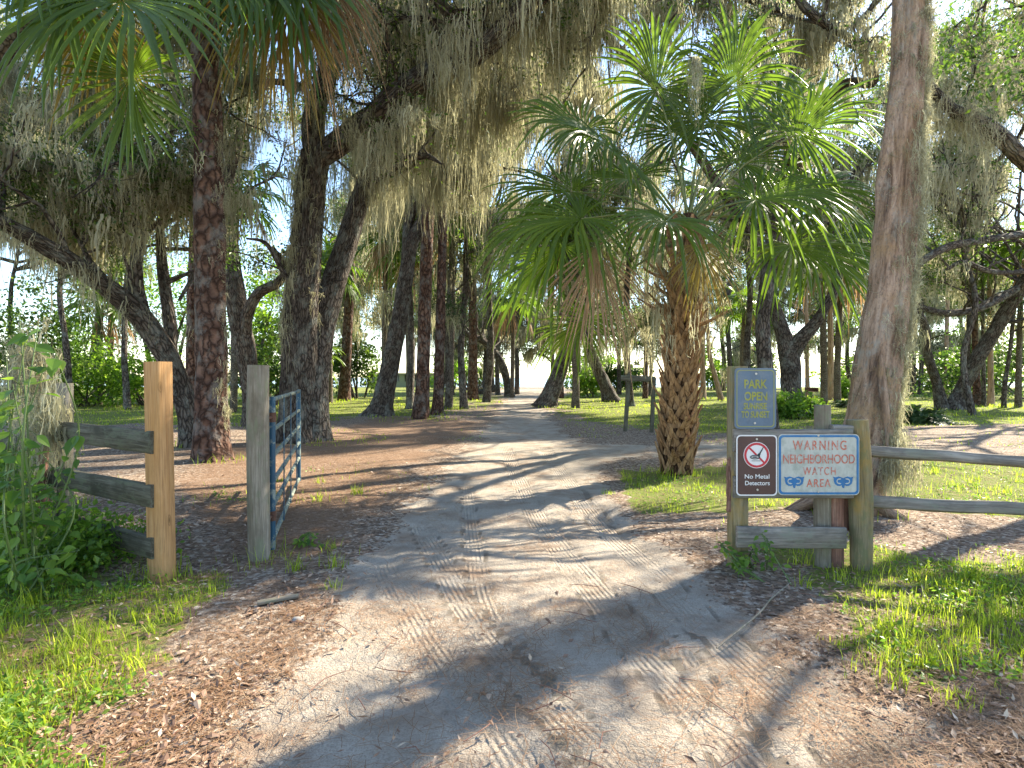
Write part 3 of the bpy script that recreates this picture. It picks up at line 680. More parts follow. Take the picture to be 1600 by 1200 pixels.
surf_moss(T, p1, r1, (-.8, -.6, 0), 120, 1.5, .02, .05, .35, 1)
surf_moss(T, p1, r1, (.8, -.6, 0), 40, .9, .02, .05, .45, 1)
T.curtain([(500, -60, 13), (580, -75, 12.6), (680, -60, 12.4), (790, -70, 12), (900, -55, 12), (1010, -80, 12)], .14, 8, 2.6, sub=5)
T.curtain([(505, 60, 13.4), (600, 20, 14), (700, 45, 14.5), (820, 20, 15), (930, 30, 15)], .12, 9, 3.4, sub=6)
T.curtain([(560, 200, 14), (650, 165, 14.6), (760, 150, 15), (860, 170, 15.6), (930, 150, 16)], .10, 9, 3.0, sub=5)
T.curtain([(480, 150, 13), (430, 120, 12.4), (370, 135, 12), (330, 110, 11.6)], .09, 7, 1.5, sub=3)
T.curtain([(560, 300, 17), (640, 270, 17.5), (730, 255, 18), (820, 270, 18.5)], .09, 9, 2.8, sub=3)
T.curtain([(640, -70, 10.4), (740, -90, 10), (840, -60, 9.8)], .08, 6, 1.7, sub=2)
T.finish(16, .24, .085, .04, 1.9, 9, .45, .019, .10, extra=ex)

# ---------------- left leaning oak
T = Tree('oak_tree', 'dark oak leaning far to the left over the plank fence', 'oak tree', P(302, 700, 11.9)*[1, 1, 0], 'oak', 13)
Y = 11.9
lp = W2P([(304, 708, Y), (296, 655, Y), (280, 600, Y), (255, 545, Y-.2), (218, 492, Y-.5), (170, 450, Y-.9), (118, 412, Y-1.4), (60, 378, Y-1.9), (5, 348, Y-2.4), (-80, 300, Y-3)])
p1, r1 = T.stem(lp, wr([44, 34, 34, 38, 38, 34, 30, 27, 24, 16], [Y]*10), 26, .08, .025, .3, .06)
p2, r2 = T.stem(W2P([(225, 500, Y-.4), (212, 440, Y-.5), (216, 380, Y-.6), (205, 310, Y-.7), (188, 230, Y-1), (180, 120, Y-1)]), wr([26, 24, 20, 17, 13, 8], [Y]*6), 16, .1, .02, 0, .05, True)
p3, r3 = T.stem(W2P([(266, 575, Y), (266, 510, Y+.1), (257, 440, Y+.2), (250, 360, Y+.4), (262, 280, Y+.4), (270, 180, Y)]), wr([24, 22, 19, 16, 12, 7], [Y]*6), 16, .1, .02, 0, .05, True)
p4, r4 = T.stem(W2P([(262, 440, Y), (300, 428, Y-.5), (280, 470, Y-.7)]), wr([10, 7, 4], [Y]*3), 8, .1, .01, 0, .05, True)
T.sprout(p1, 9, 2.2, .05, .4, .45); T.sprout(p2, 7, 2.1, .045, .1, .4); T.sprout(p3, 5, 2.0, .04, .1, .4)
ex = np.vstack([np.repeat(p1[len(p1)//2:], 8, 0), np.repeat(p2, 4, 0), np.repeat(p3, 2, 0)])
T.curtain([(205, 330, 11), (150, 270, 10.6), (80, 250, 10.2), (0, 235, 9.8), (-80, 200, 9.6)], .09, 8, 1.6, sub=4)
T.curtain([(210, 380, 11.2), (250, 330, 11.4), (300, 300, 11.6), (345, 310, 11.8)], .07, 8, 1.5, sub=3)
T.curtain([(190, 220, 10.8), (120, 170, 11), (40, 160, 11.4), (-60, 120, 11.6)], .07, 7, 1.6, sub=3)
T.curtain([(170, 400, 12.4), (130, 360, 12.4), (70, 350, 11.6), (10, 330, 12)], .05, 7, 1.5, sub=2)
T.curtain([(150, 90, 12), (220, 60, 12.4), (300, 90, 12.8)], .07, 7, 1.6, sub=2)
T.finish(20, .25, .085, .04, 1.35, 9, .5, .019, .10, extra=ex)

# ---------------- oak behind the pine
T = Tree('oak_tree', 'slender dark oak just right of the red plated pine, with a short curved side limb', 'oak tree', P(394, 668, 16.7)*[1, 1, 0], 'oak', 14)
Y = 16.7
p1, r1 = T.stem(W2P([(396, 674, Y), (392, 610, Y), (383, 545, Y), (368, 460, Y), (356, 380, Y), (350, 300, Y), (380, 200, Y)]), wr([32, 28, 34, 34, 32, 26, 14], [Y]*7), 22, .12, .02, .2, .05)
p2, r2 = T.stem(W2P([(384, 535, Y), (388, 490, Y-.3), (405, 458, Y-.6), (435, 442, Y-1), (446, 418, Y-1.2), (425, 385, Y-1.4)]), wr([20, 19, 17, 15, 9, 5], [Y]*6), 14, .12, .015, 0, .05, True)
T.sprout(p1, 9, 2.6, .05, .3, .65); T.sprout(p2, 2, 1.2, .03, .1, .7)
T.finish(14, .28, .1, .05, 1.8, 8, .5, .024, .1)

# ---------------- big pale leaning trunk on the right, moss down its right side
T = Tree('dead_tree', 'big pale trunk leaning right behind the sign stand with moss down its right side', 'tree trunk', P(1338, 805, 6.1)*[1, 1, 0], 'pale', 15)
Y = 6.1
pp = W2P([(1318, 815, Y), (1334, 750, Y), (1348, 690, Y), (1366, 590, Y), (1383, 480, Y), (1396, 370, Y), (1406, 260, Y), (1413, 150, Y), (1419, 50, Y), (1424, -60, Y), (1432, -300, Y), (1430, -560, Y), (1400, -800, Y)])
p1, r1 = T.stem(pp, wr([112, 94, 84, 74, 68, 63, 60, 57, 53, 50, 44, 36, 20], [Y]*13), 44, .05, .042, .12, .11, rf=(5, 1.6))
for sgn, a in ((0, 2.9), (1, 3.8), (2, 5.4), (3, .3)):
    d = np.array([math.cos(a), math.sin(a), 0]); b0 = P(1322, 800, Y)*[1, 1, 0]
    T.stem([b0+d*.1+[0, 0, .38], b0+d*.34+[0, 0, .14], b0+d*.55+[0, 0, .02], b0+d*.75+[0, 0, -.1]], [.15, .09, .05, .02], 12, .06, .015, 0, .08, True)
T.stem([p1[int(len(p1)*.70)], p1[int(len(p1)*.70)]+[-.35, -.1, .15], p1[int(len(p1)*.70)]+[-.6, -.15, .32]], [.09, .07, .05], 10, .05, .01, 0, .05, True)
surf_moss(T, p1, r1, (1, -.15, 0), 1100, .38, .009, .042, .07, .56, 9)
surf_moss(T, p1, r1, (.15, -1, 0), 70, .40, .007, .02, .08, .5, 7)
surf_moss(T, p1, r1, (.75, -.65, 0), 200, .34, .007, .02, .05, .5, 7)
surf_moss(T, p1, r1, (-1, -.1, 0), 120, .22, .007, .02, .12, .6, 6)
T.stem([P(1376, 555, 5.85), P(1378, 600, 5.83), P(1384, 650, 5.81), P(1386, 700, 5.79)], [.02, .045, .04, .015], 10, .05, .01, 0, .1, True)
kk = int(len(p1)*.075); C = p1[kk]+np.array([.2, -.26, 0])+T.rg.normal(size=(60, 3))*[.10, .05, .12]; moss_at(T.mo, C, T.rg, 9, .75, .04, .009, 9)
T.sprout(p1, 6, 2.2, .06, .2, .8)
T.finish(10, .25, .08, .035, .9, 6, .3, .014, .07)

# ---------------- oak right of the frame, its limb enters top right
T = Tree('oak_tree', 'mossy oak limb reaching in from beyond the right edge at the top', 'oak tree', (10.6, 9.2, 0), 'oak', 16)
b = np.array([10.6, 9.2, 0])
p1, r1 = T.stem([b-[0, 0, .1], b+[0, 0, 1], b+[-.1, 0, 2.4], b+[-.2, .2, 3.6], b+[.3, .5, 5.6], b+[.2, .5, 8]], [.42, .36, .33, .3, .22, .1], 26, .1, .03, .3, .05)
p2, r2 = T.stem([b+[-.2, .2, 3.3], P(1680, 320, 8.4), P(1600, 252, 7.8), P(1562, 212, 7.6), P(1520, 186, 7.4), P(1480, 166, 7.2), P(1440, 122, 7.0), P(1400, 110, 6.9)], [.24, .18, .13, .12, .105, .09, .07, .03], 20, .07, .02, 0, .06, True)
T.sprout(p1, 9, 2.8, .07, .2, .6); T.sprout(p2, 4, 1.3, .03, .4, .6)
ex = np.repeat(p2[len(p2)//2:], 7, 0)
T.finish(26, .26, .085, .04, .9, 9, .5, .012, .06, extra=ex)

# ---------------- top centre-right limbs (oak behind the palm, crown over the sign)
T = Tree('oak_tree', 'tall oak behind the fan palm with a curved limb along the top edge', 'oak tree', (6.2, 15.6, 0), 'oak', 17)
b = np.array([6.9, 15.6, 0])
p1, r1 = T.stem([b-[0, 0, .1], b+[0, 0, 1], b+[-.1, 0, 3], b+[.2, 0, 5.2], b+[.5, -.2, 7], b+[.6, -.2, 9], b+[.9, 0, 12]], [.28, .24, .2, .2, .17, .13, .05], 22, .12, .02, .3, .05)
Y = 12
p2, r2 = T.stem([b+[.2, 0, 5.4], P(1300, 150, 14), P(1365, 128, 13), P(1340, 70, 12.4), P(1290, 38, 12), P(1255, 8, 12), P(1225, -40, 12)], [.13, .12, .11, .10, .10, .09, .05], 14, .1, .02, 0, .05, True)
p3, r3 = T.stem([P(1300, 42, 12), P(1345, 32, 12), P(1375, -10, 12), P(1400, -60, 12)], [.09, .08, .07, .03], 12, .1, .015, 0, .05, True)
p4, r4 = T.stem([b+[0, 0, 4.8], P(1090, 240, 14.5), P(1020, 130, 13.5), P(950, 60, 12.5), P(900, 0, 12)], [.14, .12, .10, .08, .04], 12, .12, .015, 0, .05, True)
T.sprout(p1, 12, 2.9, .06, .3, .55); T.sprout(p2, 6, 2.2, .04, .3, .4); T.sprout(p4, 9, 2.4, .04, .2, .3); T.sprout(p3, 3, 1.5, .03, .3, .3)
T.curtain([(1300, 60, 12.6), (1220, 20, 13), (1140, 0, 13.4), (1050, -10, 13.8), (970, -30, 14)], .10, 6, 1.5, sub=4)
T.curtain([(1300, 42, 12), (1345, 60, 12), (1390, 90, 12.2)], .07, 6, 1.2, sub=2)
T.finish(18, .28, .09, .045, 1.3, 8, .36, .02, .1, extra=np.vstack([np.repeat(p2, 2, 0), np.repeat(p4, 4, 0)]), clump=.1)

# ---------------- right mid oaks
T = Tree('oak_tree', 'stout grey oak forking low, left of the big pale trunk', 'oak tree', P(1236, 650, 21.7)*[1, 1, 0], 'oak', 18)
Y = 21.7
p1, r1 = T.stem(W2P([(1236, 655, Y), (1236, 610, Y), (1234, 560, Y), (1222, 515, Y), (1210, 480, Y), (1190, 420, Y), (1180, 340, Y), (1200, 240, Y)]), wr([40, 33, 34, 24, 20, 16, 13, 8], [Y]*8), 22, .15, .03, .3, .06)
p2, r2 = T.stem(W2P([(1236, 560, Y), (1252, 530, Y-.3), (1272, 508, Y-.6), (1290, 480, Y-1), (1310, 430, Y-1.2), (1300, 350, Y-1), (1340, 260, Y-1)]), wr([26, 24, 20, 16, 13, 10, 6], [Y]*7), 16, .15, .02, 0, .06, True)
T.sprout(p1, 12, 3.4, .07, .3, .45); T.sprout(p2, 10, 3.2, .06, .3, .35)
T.finish(12, .34, .12, .055, 2.4, 7, .42, .03, .12)

T = Tree('oak_tree', 'dark twin-stemmed oak leaning right near the right edge of the lawn', 'oak tree', P(1488, 640, 26)*[1, 1, 0], 'oak', 19)
Y = 26
p1, r1 = T.stem(W2P([(1488, 643, Y), (1500, 615, Y), (1522, 570, Y-.5), (1553, 520, Y-1), (1590, 458, Y-2), (1625, 400, Y-3), (1650, 300, Y-3)]), wr([36, 26, 26, 24, 22, 20, 12], [Y]*7), 20, .15, .03, .2, .06)
p2, r2 = T.stem(W2P([(1472, 642, Y), (1464, 600, Y), (1450, 555, Y-.5), (1446, 510, Y-.8), (1425, 478, Y-1), (1400, 440, Y-1)]), wr([22, 17, 15, 14, 11, 6], [Y]*6), 16, .15, .02, .2, .06, True)
p3, r3 = T.stem(W2P([(1600, 445, Y-2), (1570, 462, Y-2.5), (1530, 482, Y-3), (1480, 490, Y-3), (1435, 478, Y-3.5), (1420, 470, Y-3.5)]), wr([15, 14, 13, 12, 9, 4], [Y]*6), 12, .15, .02, 0, .06, True)
p4, r4 = T.stem(W2P([(1640, 360, Y-3), (1600, 366, Y-4), (1535, 376, Y-5), (1480, 386, Y-5.5), (1440, 408, Y-6), (1420, 425, Y-6)]), wr([16, 15, 14, 14, 12, 6], [Y-4]*6), 12, .15, .02, 0, .06, True)
p5, r5 = T.stem(W2P([(1640, 410, Y-3), (1600, 424, Y-3.5), (1550, 425, Y-4), (1505, 410, Y-4.5), (1480, 420, Y-5)]), wr([14, 12, 11, 9, 5], [Y-4]*5), 12, .15, .02, 0, .06, True)
p6, r6 = T.stem(W2P([(1565, 500, Y-1), (1590, 502, Y-1.5), (1615, 490, Y-2)]), wr([10, 8, 4], [Y]*3), 10, .15, .01, 0, .06, True)
T.sprout(p1, 12, 3.6, .07, .4, .5)
for q in (p2, p3, p4, p5): T.sprout(q, 4, 2.6, .045, .4, .4)
T.finish(11, .36, .13, .06, 1.7, 7, .4, .03, .12, extra=np.vstack([np.repeat(q, 3, 0) for q in (p3, p4, p5)]))

# ---------------- oaks by the road
T = Tree('oak_tree', 'oak leaning right beside the far bend of the track, under the palm fronds', 'oak tree', P(856, 637, 27.8)*[1, 1, 0], 'oak', 20)
Y = 27.8
p1, r1 = T.stem(W2P([(853, 641, Y), (860, 620, Y), (871, 590, Y), (886, 545, Y), (896, 510, Y), (893, 460, Y), (880, 400, Y), (860, 320, Y)]), wr([34, 27, 24, 22, 20, 17, 13, 7], [Y]*8), 20, .15, .03, .3, .05)
p2, r2 = T.stem(W2P([(892, 530, Y), (925, 520, Y-1), (960, 518, Y-2), (985, 522, Y-2), (1005, 505, Y-2.5)]), wr([14, 12, 10, 10, 5], [Y]*5), 12, .15, .02, 0, .05, True)
T.sprout(p1, 14, 3.6, .07, .3, .5); T.sprout(p2, 4, 2., .04, .3, .4)
T.finish(12, .36, .13, .06, 2.2, 7, .42, .034, .14)
T = Tree('oak_tree', 'grey tree leaning right with a flared base at the left lawn edge', 'oak tree', P(596, 650, 21.7)*[1, 1, 0], 'oak', 21)
Y = 21.7
p1, r1 = T.stem(W2P([(593, 656, Y), (597, 635, Y), (604, 600, Y), (614, 550, Y), (624, 500, Y), (634, 430, Y), (642, 380, Y), (662, 340, Y), (672, 280, Y), (690, 200, Y)]), wr([40, 32, 29, 27, 26, 24, 23, 18, 13, 7], [Y]*10), 22, .15, .025, .5, .06)
p2, r2 = T.stem(W2P([(636, 420, Y), (636, 360, Y), (645, 320, Y), (640, 240, Y)]), wr([17, 15, 13, 7], [Y]*4), 14, .15, .02, 0, .05, True)
T.sprout(p1, 9, 3.2, .06, .3, .7); T.sprout(p2, 5, 2.6, .05, .3, .4)
T.finish(12, .34, .12, .055, 2.6, 7, .42, .03, .12)
T = Tree('oak_tree', 'far oak arching left over the track bend near the lake', 'oak tree', P(796, 619, 45)*[1, 1, 0], 'oak', 22)
Y = 43
p1, r1 = T.stem(W2P([(797, 621, Y), (793, 600, Y), (785, 570, Y), (768, 545, Y), (750, 530, Y), (730, 522, Y), (700, 500, Y)]), wr([15, 12, 12, 11, 10, 8, 4], [Y]*7), 16, .2, .03, .2, .05)
T.sprout(p1, 12, 3.6, .08, .5, .4); T.finish(12, .45, .2, .1, 2.2, 6, .35, .05, .2)
T = Tree('oak_tree', 'far dark oak leaning left between the track and the wooden frame', 'oak tree', P(952, 628, 34.3)*[1, 1, 0], 'oak', 23)
Y = 34.3
p1, r1 = T.stem(W2P([(956, 630, Y), (946, 602, Y), (932, 572, Y), (918, 535, Y), (915, 480, Y), (930, 400, Y)]), wr([26, 19, 18, 16, 13, 7], [Y]*6), 18, .2, .03, .3, .05)
T.sprout(p1, 14, 4, .08, .4, .4); T.finish(12, .42, .16, .07, 2.4, 6, .4, .04, .16)

# ---------------- pines and other straight trunks
def pole(name, label, path, ws, bark_, seed, H=19.0, cat='pine tree', group=None, leaf='needle', flare=.25, crown='pine', lean=0.0):
    by = path[0][1]; Y = GY(by); T = Tree(name, label, cat, P(path[0][0], by, Y)*[1, 1, 0], bark_, seed, group, leaf)
    pts = [P(a, b+(4 if k == 0 else 0), Y) for k, (a, b) in enumerate(path)]; rr = [w_/2/FX*Y for w_ in ws]
    d = pts[-1]-pts[-2]; d = d/max(d[2], .1)
    while pts[-1][2] < H-3: pts.append(pts[-1]+np.array([d[0]*.6, 0, 1.])*3.2); rr.append(rr[-1]*.88)
    big_ = max(ws) > 12
    p1, r1 = T.stem(pts, rr, 18 if big_ else 10, .15 if big_ else .35, .018 if big_ else .01, flare, .03)
    rg = T.rg
    if crown == 'pine':
        for k in range(7): T.branch(p1[-1-k*2], rdir(rg, 1)[0]*[1, 1, .3]+[0, 0, .15], 2.6, .07, 1, .1)
        T.finish(int(14), .35, .22, .03, 1.2, 4, .3, .03, .1)
    elif crown == 'moss':     # short limbs with beards
        T.sprout(p1, 8, 2.4, .05, .3, .35); T.finish(11, .36, .15, .065, 2.0, 6, .4, .04*max(1, Y/35), .15)
    else: T.finish(0, mossn=0)
    return T.root, p1[-1]
S = 40
for nm, lb, pa, ws, bk, cr, gr in [
    ('pine_tree', 'left of the two close dark red pines beside the track', [(657, 655), (660, 600), (663, 500), (667, 380), (671, 250), (673, 120)], [27, 22, 20, 19, 17, 15], 'pine', 'pine', 1),
    ('pine_tree', 'right and thinner of the two close dark red pines beside the track', [(683, 649), (685, 600), (688, 500), (691, 380), (692, 250), (694, 120)], [20, 16, 15, 14, 13, 12], 'pine', 'pine', 1),
    ('pine_tree', 'pinkish pine trunk seen just left of the large plated pine', [(301, 668), (301, 560), (303, 440), (306, 300)], [26, 22, 20, 18], 'pine', 'pine', 1),
    ('pine_tree', 'sunlit reddish pine trunk half hidden behind the centre oak', [(497, 657), (496, 560), (494, 430), (500, 260)], [24, 18, 17, 15], 'pine', 'pine', 1),
    ('pine_tree', 'slightly leaning pine on the lawn right of the centre oak', [(537, 627), (541, 560), (546, 460), (550, 350)], [21, 16, 15, 12], 'pine', 'pine', 1),
    ('palm_tree', 'thin pale grey palm trunk on the lawn beside the leaning pine', [(515, 630), (515, 560), (514, 500), (512, 420)], [11, 9, 9, 8], 'palmbark', 'palm', 2),
    ('pine_tree', 'short-looking red pine in the middle of the lawn left of the track', [(738, 626), (739, 560), (739, 500), (737, 400)], [18, 14, 13, 12], 'pine', 'pine', 1),
    ('palm_tree', 'grey palm trunk tight against the left of the two close pines', [(641, 634), (640, 560), (638, 480), (640, 400)], [13, 11, 10, 10], 'palmbark', 'palm', 2),
    ('oak_tree', 'slim grey tree right behind the pair of close pines', [(700, 640), (701, 580), (700, 500), (705, 420)], [12, 11, 9, 8], 'oak', 'moss', 3),
    ('oak_tree', 'thin pale tree between the grey leaning tree and the close pines', [(613, 624), (612, 560), (611, 480)], [8, 7, 6], 'oak', 'moss', 3),
    ('oak_tree', 'slim mossy tree far left of the track bend', [(706, 617), (706, 570), (707, 520)], [8, 7, 6], 'oak', 'moss', 3),
    ('oak_tree', 'thin greenish tree standing left of the arching far oak', [(757, 615), (758, 570), (760, 520)], [7, 6, 5], 'oak', 'moss', 3),
    ('oak_tree', 'thin grey tree directly left of the arching far oak trunk', [(778, 618), (777, 570), (779, 500)], [8, 7, 6], 'oak', 'moss', 3),
    ('oak_tree', 'slim tree directly right of the arching far oak trunk', [(808, 616), (808, 570), (806, 520)], [8, 7, 5], 'oak', 'moss', 3),
    ('palm_tree', 'greenish palm trunk right of the oak leaning over the track bend', [(900, 638), (900, 600), (898, 550), (900, 480)], [13, 11, 10, 10], 'palmbark', 'palm', 2),
    ('pine_tree', 'thin reddish pine right behind the oak leaning over the track bend', [(877, 622), (877, 580), (876, 520)], [9, 7, 7], 'pine', 'pine', 1),
    ('oak_tree', 'thin far tree just left of the wooden frame', [(968, 617), (967, 560), (969, 480)], [7, 6, 5], 'oak', 'moss', 3),
    ('pine_tree', 'brown trunk visible through the wooden frame', [(1008, 624), (1009, 570), (1010, 500)], [9, 8, 8], 'pine', 'pine', 1),
    ('oak_tree', 'leaning thin tree to the left of the park hours sign', [(1128, 626), (1118, 590), (1108, 550), (1105, 490)], [10, 8, 7, 6], 'pale', 'moss', 3),
    ('oak_tree', 'thin upright sunlit tree just right of the fan palm trunk', [(1099, 624), (1098, 560), (1099, 480)], [9, 8, 7], 'pale', 'moss', 3),
    ('oak_tree', 'slim tree rising behind the park hours sign', [(1143, 618), (1140, 560), (1137, 480), (1145, 400)], [9, 8, 8, 7], 'oak', 'moss', 3),
    ('palm_tree', 'first of the three close sunlit palm trunks left of the big pale trunk', [(1288, 632), (1287, 580), (1286, 500)], [12, 11, 10], 'palmbark', 'palm', 2),
    ('palm_tree', 'middle of the three close sunlit palm trunks left of the big pale trunk', [(1298, 626), (1298, 570), (1297, 500)], [11, 10, 9], 'pale', 'palm', 2),
    ('palm_tree', 'last of the three close sunlit palm trunks, nearest the big pale trunk', [(1309, 631), (1308, 580), (1311, 500)], [12, 11, 10], 'palmbark', 'palm', 2),
    ('oak_tree', 'thin pale tree right of the stout grey forked oak', [(1262, 621), (1261, 570), (1260, 500)], [8, 7, 6], 'pale', 'moss', 3),
    ('oak_tree', 'thin far tree just right of the big pale trunk', [(1409, 618), (1406, 570), (1404, 500)], [6, 6, 5], 'oak', 'moss', 3),
    ('oak_tree', 'grey far tree behind the fern bush', [(1427, 616), (1428, 560), (1431, 480)], [8, 7, 6], 'oak', 'moss', 3),
    ('oak_tree', 'second grey far tree right behind the fern bush', [(1437, 617), (1440, 560), (1440, 480)], [9, 8, 7], 'oak', 'moss', 3),
    ('pine_tree', 'tall thin pine between the stems of the dark twin-stemmed oak', [(1478, 622), (1478, 570), (1480, 500)], [8, 7, 7], 'pale', 'pine', 1),
    ('oak_tree', 'grey trunk just right of the dark twin-stemmed oak', [(1512, 635), (1512, 580), (1514, 500)], [9, 8, 7], 'oak', 'moss', 3),
    ('pine_tree', 'short stout reddish trunk on the right lawn', [(1527, 635), (1526, 600), (1524, 540)], [16, 13, 11], 'pine', 'pine', 1),
    ('oak_tree', 'slim mossy trunk between the stout reddish trunk and the orange one', [(1537, 636), (1537, 590), (1536, 520)], [8, 7, 6], 'oak', 'moss', 3),
    ('pine_tree', 'orange sunlit trunk on the right lawn', [(1548, 634), (1548, 590), (1547, 520)], [12, 10, 9], 'pale', 'pine', 1),
    ('oak_tree', 'thin leaning trunk near the right edge of the lawn', [(1568, 638), (1571, 595), (1578, 550), (1584, 480)], [9, 8, 7, 6], 'oak', 'moss', 3),
    ('palm_tree', 'greenish palm trunk at the right edge of the lawn', [(1591, 637), (1592, 580), (1594, 500)], [12, 11, 10], 'palmbark', 'palm', 2),
    ('palm_tree', 'palm trunk among the bushes behind the new fence post', [(172, 628), (172, 560), (173, 500)], [10, 9, 9], 'palmbark', 'palm', 2),
    ]:
    S += 1
    root, hN = pole(nm, lb, pa, ws, bk, S, crown=cr, cat={'pine_tree': 'pine tree', 'oak_tree': 'oak tree', 'palm_tree': 'palm'}[nm],
                group={1: 'straight pines on the lawn', 2: 'palm trunks on the lawn', 3: 'slim mossy trees toward the lake'}[gr], H={'pine': 19, 'moss': 11, 'palm': 9.5}[cr])
    if cr == 'palm':
        for hub, d, nr, rad, kind, dr in auto_fronds(hN, 16, 1.1, 1.2, S, (-.8, 1.1), dead=.2):
            g = Geo(); rg = rng(S); petiole(g, hN, hub, rg, .02); fan(g, hub, d, nr, rad, rg, 20, 150, dr, .25, K=5)
            part('frond', g, M['deadleaf'] if kind == 'd' else M['palmleaf'], root, False)

# ---------------- tall mossy oaks that close the canopy behind
def canopy(label, px, by, H, seed, spread=3.6, n=16, leaf='oakleaf', mossL=2.4, t0=.3, w=20, lean=(0, 0), nl=11):
    Y = GY(by); base = P(px, by, Y)*[1, 1, 0]; T = Tree('oak_tree', label, 'oak tree', base, 'oak', seed, 'tall mossy oaks behind', leaf); rg = T.rg
    q = [base-[0, 0, .1]]; 
    for k in range(1, 7): q.append(base+np.array([lean[0]*(k/6)**1.5+rg.normal(0, .15), lean[1]*k/6+rg.normal(0, .15), H*k/6]))
    p1, r1 = T.stem(q, np.linspace(w/2/FX*Y, .05, 7), 16, .2, .02, .3, .05)
    T.sprout(p1, n, spread, .09, .35, t0, 1.0)
    T.finish(nl, .42, .011*max(Y, 12)**.85*.5+.07, .055*(Y/25)**.6, mossL, 9, .62 if 303 < seed < 312 else .45, .0016*Y**.9+.003, .15, clump=-.25)
CAN = [('tall oak behind the leaning left oak, full of grey moss', 110, 650, 14, 301, 3.0, 12, (0, 0)),
       ('tall oak filling the far left edge with moss', -60, 665, 12, 302, 3.0, 11, (0, 0)),
       ('mossy oak crown between the plated pine and the leaning left oak', 200, 640, 15, 303, 3.2, 12, (0, 0)),
       ('tall oak behind the two close pines', 725, 640, 17, 304, 4.4, 30, (.5, 0)),
       ('tall moss-curtained oak left of the track bend', 760, 629, 19, 305, 4.6, 24, (0, 0)),
       ('tall oak behind the fan palm crown, on its left', 985, 636, 17, 306, 4.4, 22, (-1, 0)),
       ('tall oak behind the fan palm crown, on its right', 1170, 640, 16, 307, 4.2, 20, (0, 0)),
       ('broad oak behind the big pale trunk', 1395, 633, 16, 308, 4.6, 22, (0, 0)),
       ('tall oak beyond the right edge limb', 1520, 650, 13, 309, 4.2, 20, (0, 0)),
       ('tall oak off the right edge of the lawn', 1680, 648, 13, 310, 4.2, 18, (0, 0)),
       ('small oak with pale grey moss just beyond the close pines', 640, 640, 14, 311, 3.6, 20, (0, 0)),
       ('far green tree by the lakeside building', 600, 612, 19, 312, 6.0, 24, (1.5, 0)),
       ('dense far green tree left of the lakeside building', 540, 621, 12, 313, 4.2, 26, (0, 0)),
       ('far mossy oak at the end of the track', 905, 611, 20, 314, 6.5, 24, (0, 0)),
       ('far mossy oak right of the fan palm trunk', 1130, 611, 20, 315, 6.5, 24, (0, 0)),
       ('far mossy oak on the right shore', 1330, 611, 20, 316, 6.5, 24, (0, 0)),
       ('far mossy oak at the right shore end', 1500, 611, 20, 317, 6.5, 24, (0, 0)),
       ('bright leafy tree at the left end of the lawn', 20, 631, 13, 327, 4.4, 24, (0, 0)),
       ('bright leafy tree behind the palm trunk among the bushes', 150, 628, 12, 328, 4.4, 22, (0, 0)),
       ('far leafy tree left of the fan palm, beyond the leaning oaks', 860, 614, 13, 319, 5.0, 22, (0, 0)),
       ('far leafy tree right of the wooden frame', 1060, 614, 12, 320, 5.0, 22, (0, 0)),
       ('far leafy tree behind the park hours sign', 1195, 613, 13, 321, 5.0, 22, (0, 0)),
       ('far leafy tree behind the three close palm trunks', 1290, 614, 12, 322, 5.0, 22, (0, 0)),
       ('far leafy tree behind the fern bush', 1420, 613, 13, 323, 5.0, 22, (0, 0)),
       ('far leafy tree behind the orange sunlit trunk', 1560, 614, 12, 324, 5.0, 22, (0, 0)),
       ('far leafy tree behind the arching oak', 770, 613, 13, 325, 5.0, 22, (0, 0)),
       ('far tree with trailing moss right of the close pines', 690, 615, 13, 326, 4.6, 20, (0, 0)),
       ('oak crown above the track, left of the fan palm', 880, 652, 13.5, 318, 3.4, 14, (-1.5, 0))]
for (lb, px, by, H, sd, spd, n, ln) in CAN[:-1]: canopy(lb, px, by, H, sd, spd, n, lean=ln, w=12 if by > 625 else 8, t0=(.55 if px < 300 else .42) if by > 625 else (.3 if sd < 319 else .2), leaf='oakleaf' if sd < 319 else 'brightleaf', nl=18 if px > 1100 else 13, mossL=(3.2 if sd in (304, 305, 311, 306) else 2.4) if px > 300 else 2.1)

# ---------------- bushes and thickets
def bush(name, label, cat, c, rx, ry, h, n, LL, LW, mat, seed, group=None, stems=6, lumps=14, nl=60):
    rg = rng(seed); root = thing(name, label, cat, (c[0], c[1], 0), group); g = Geo(); s = Geo()
    C = rdir(rg, lumps, .6); C[:, 2] = np.abs(C[:, 2]); C = np.array([c[0], c[1], h*.25])+C*np.array([rx, ry, h*.6])*rg.uniform(.45, 1, (lumps, 1))
    sub = np.repeat(C, n//lumps, 0); sub = sub+rg.normal(size=sub.shape)*np.array([rx, ry, h])*.17; sub[:, 2] = np.abs(sub[:, 2])
    leaves_at(g, sub, rg, nl, .16*max(1, h/3), LL, LW, .5)
    for k in range(stems):
        e = C[k % lumps]; b0 = np.array([c[0]+rg.normal(0, rx*.15), c[1]+rg.normal(0, ry*.15), -.05])
        tube(s, [b0, (b0+e)/2+[0, 0, h*.1], e], [.04*h/3+.01, .03*h/3+.006, .008], 6, .25, 0, seed=k)
    part('stems', s, M['oak'], root); part('foliage', g, M[mat], root, False); return root
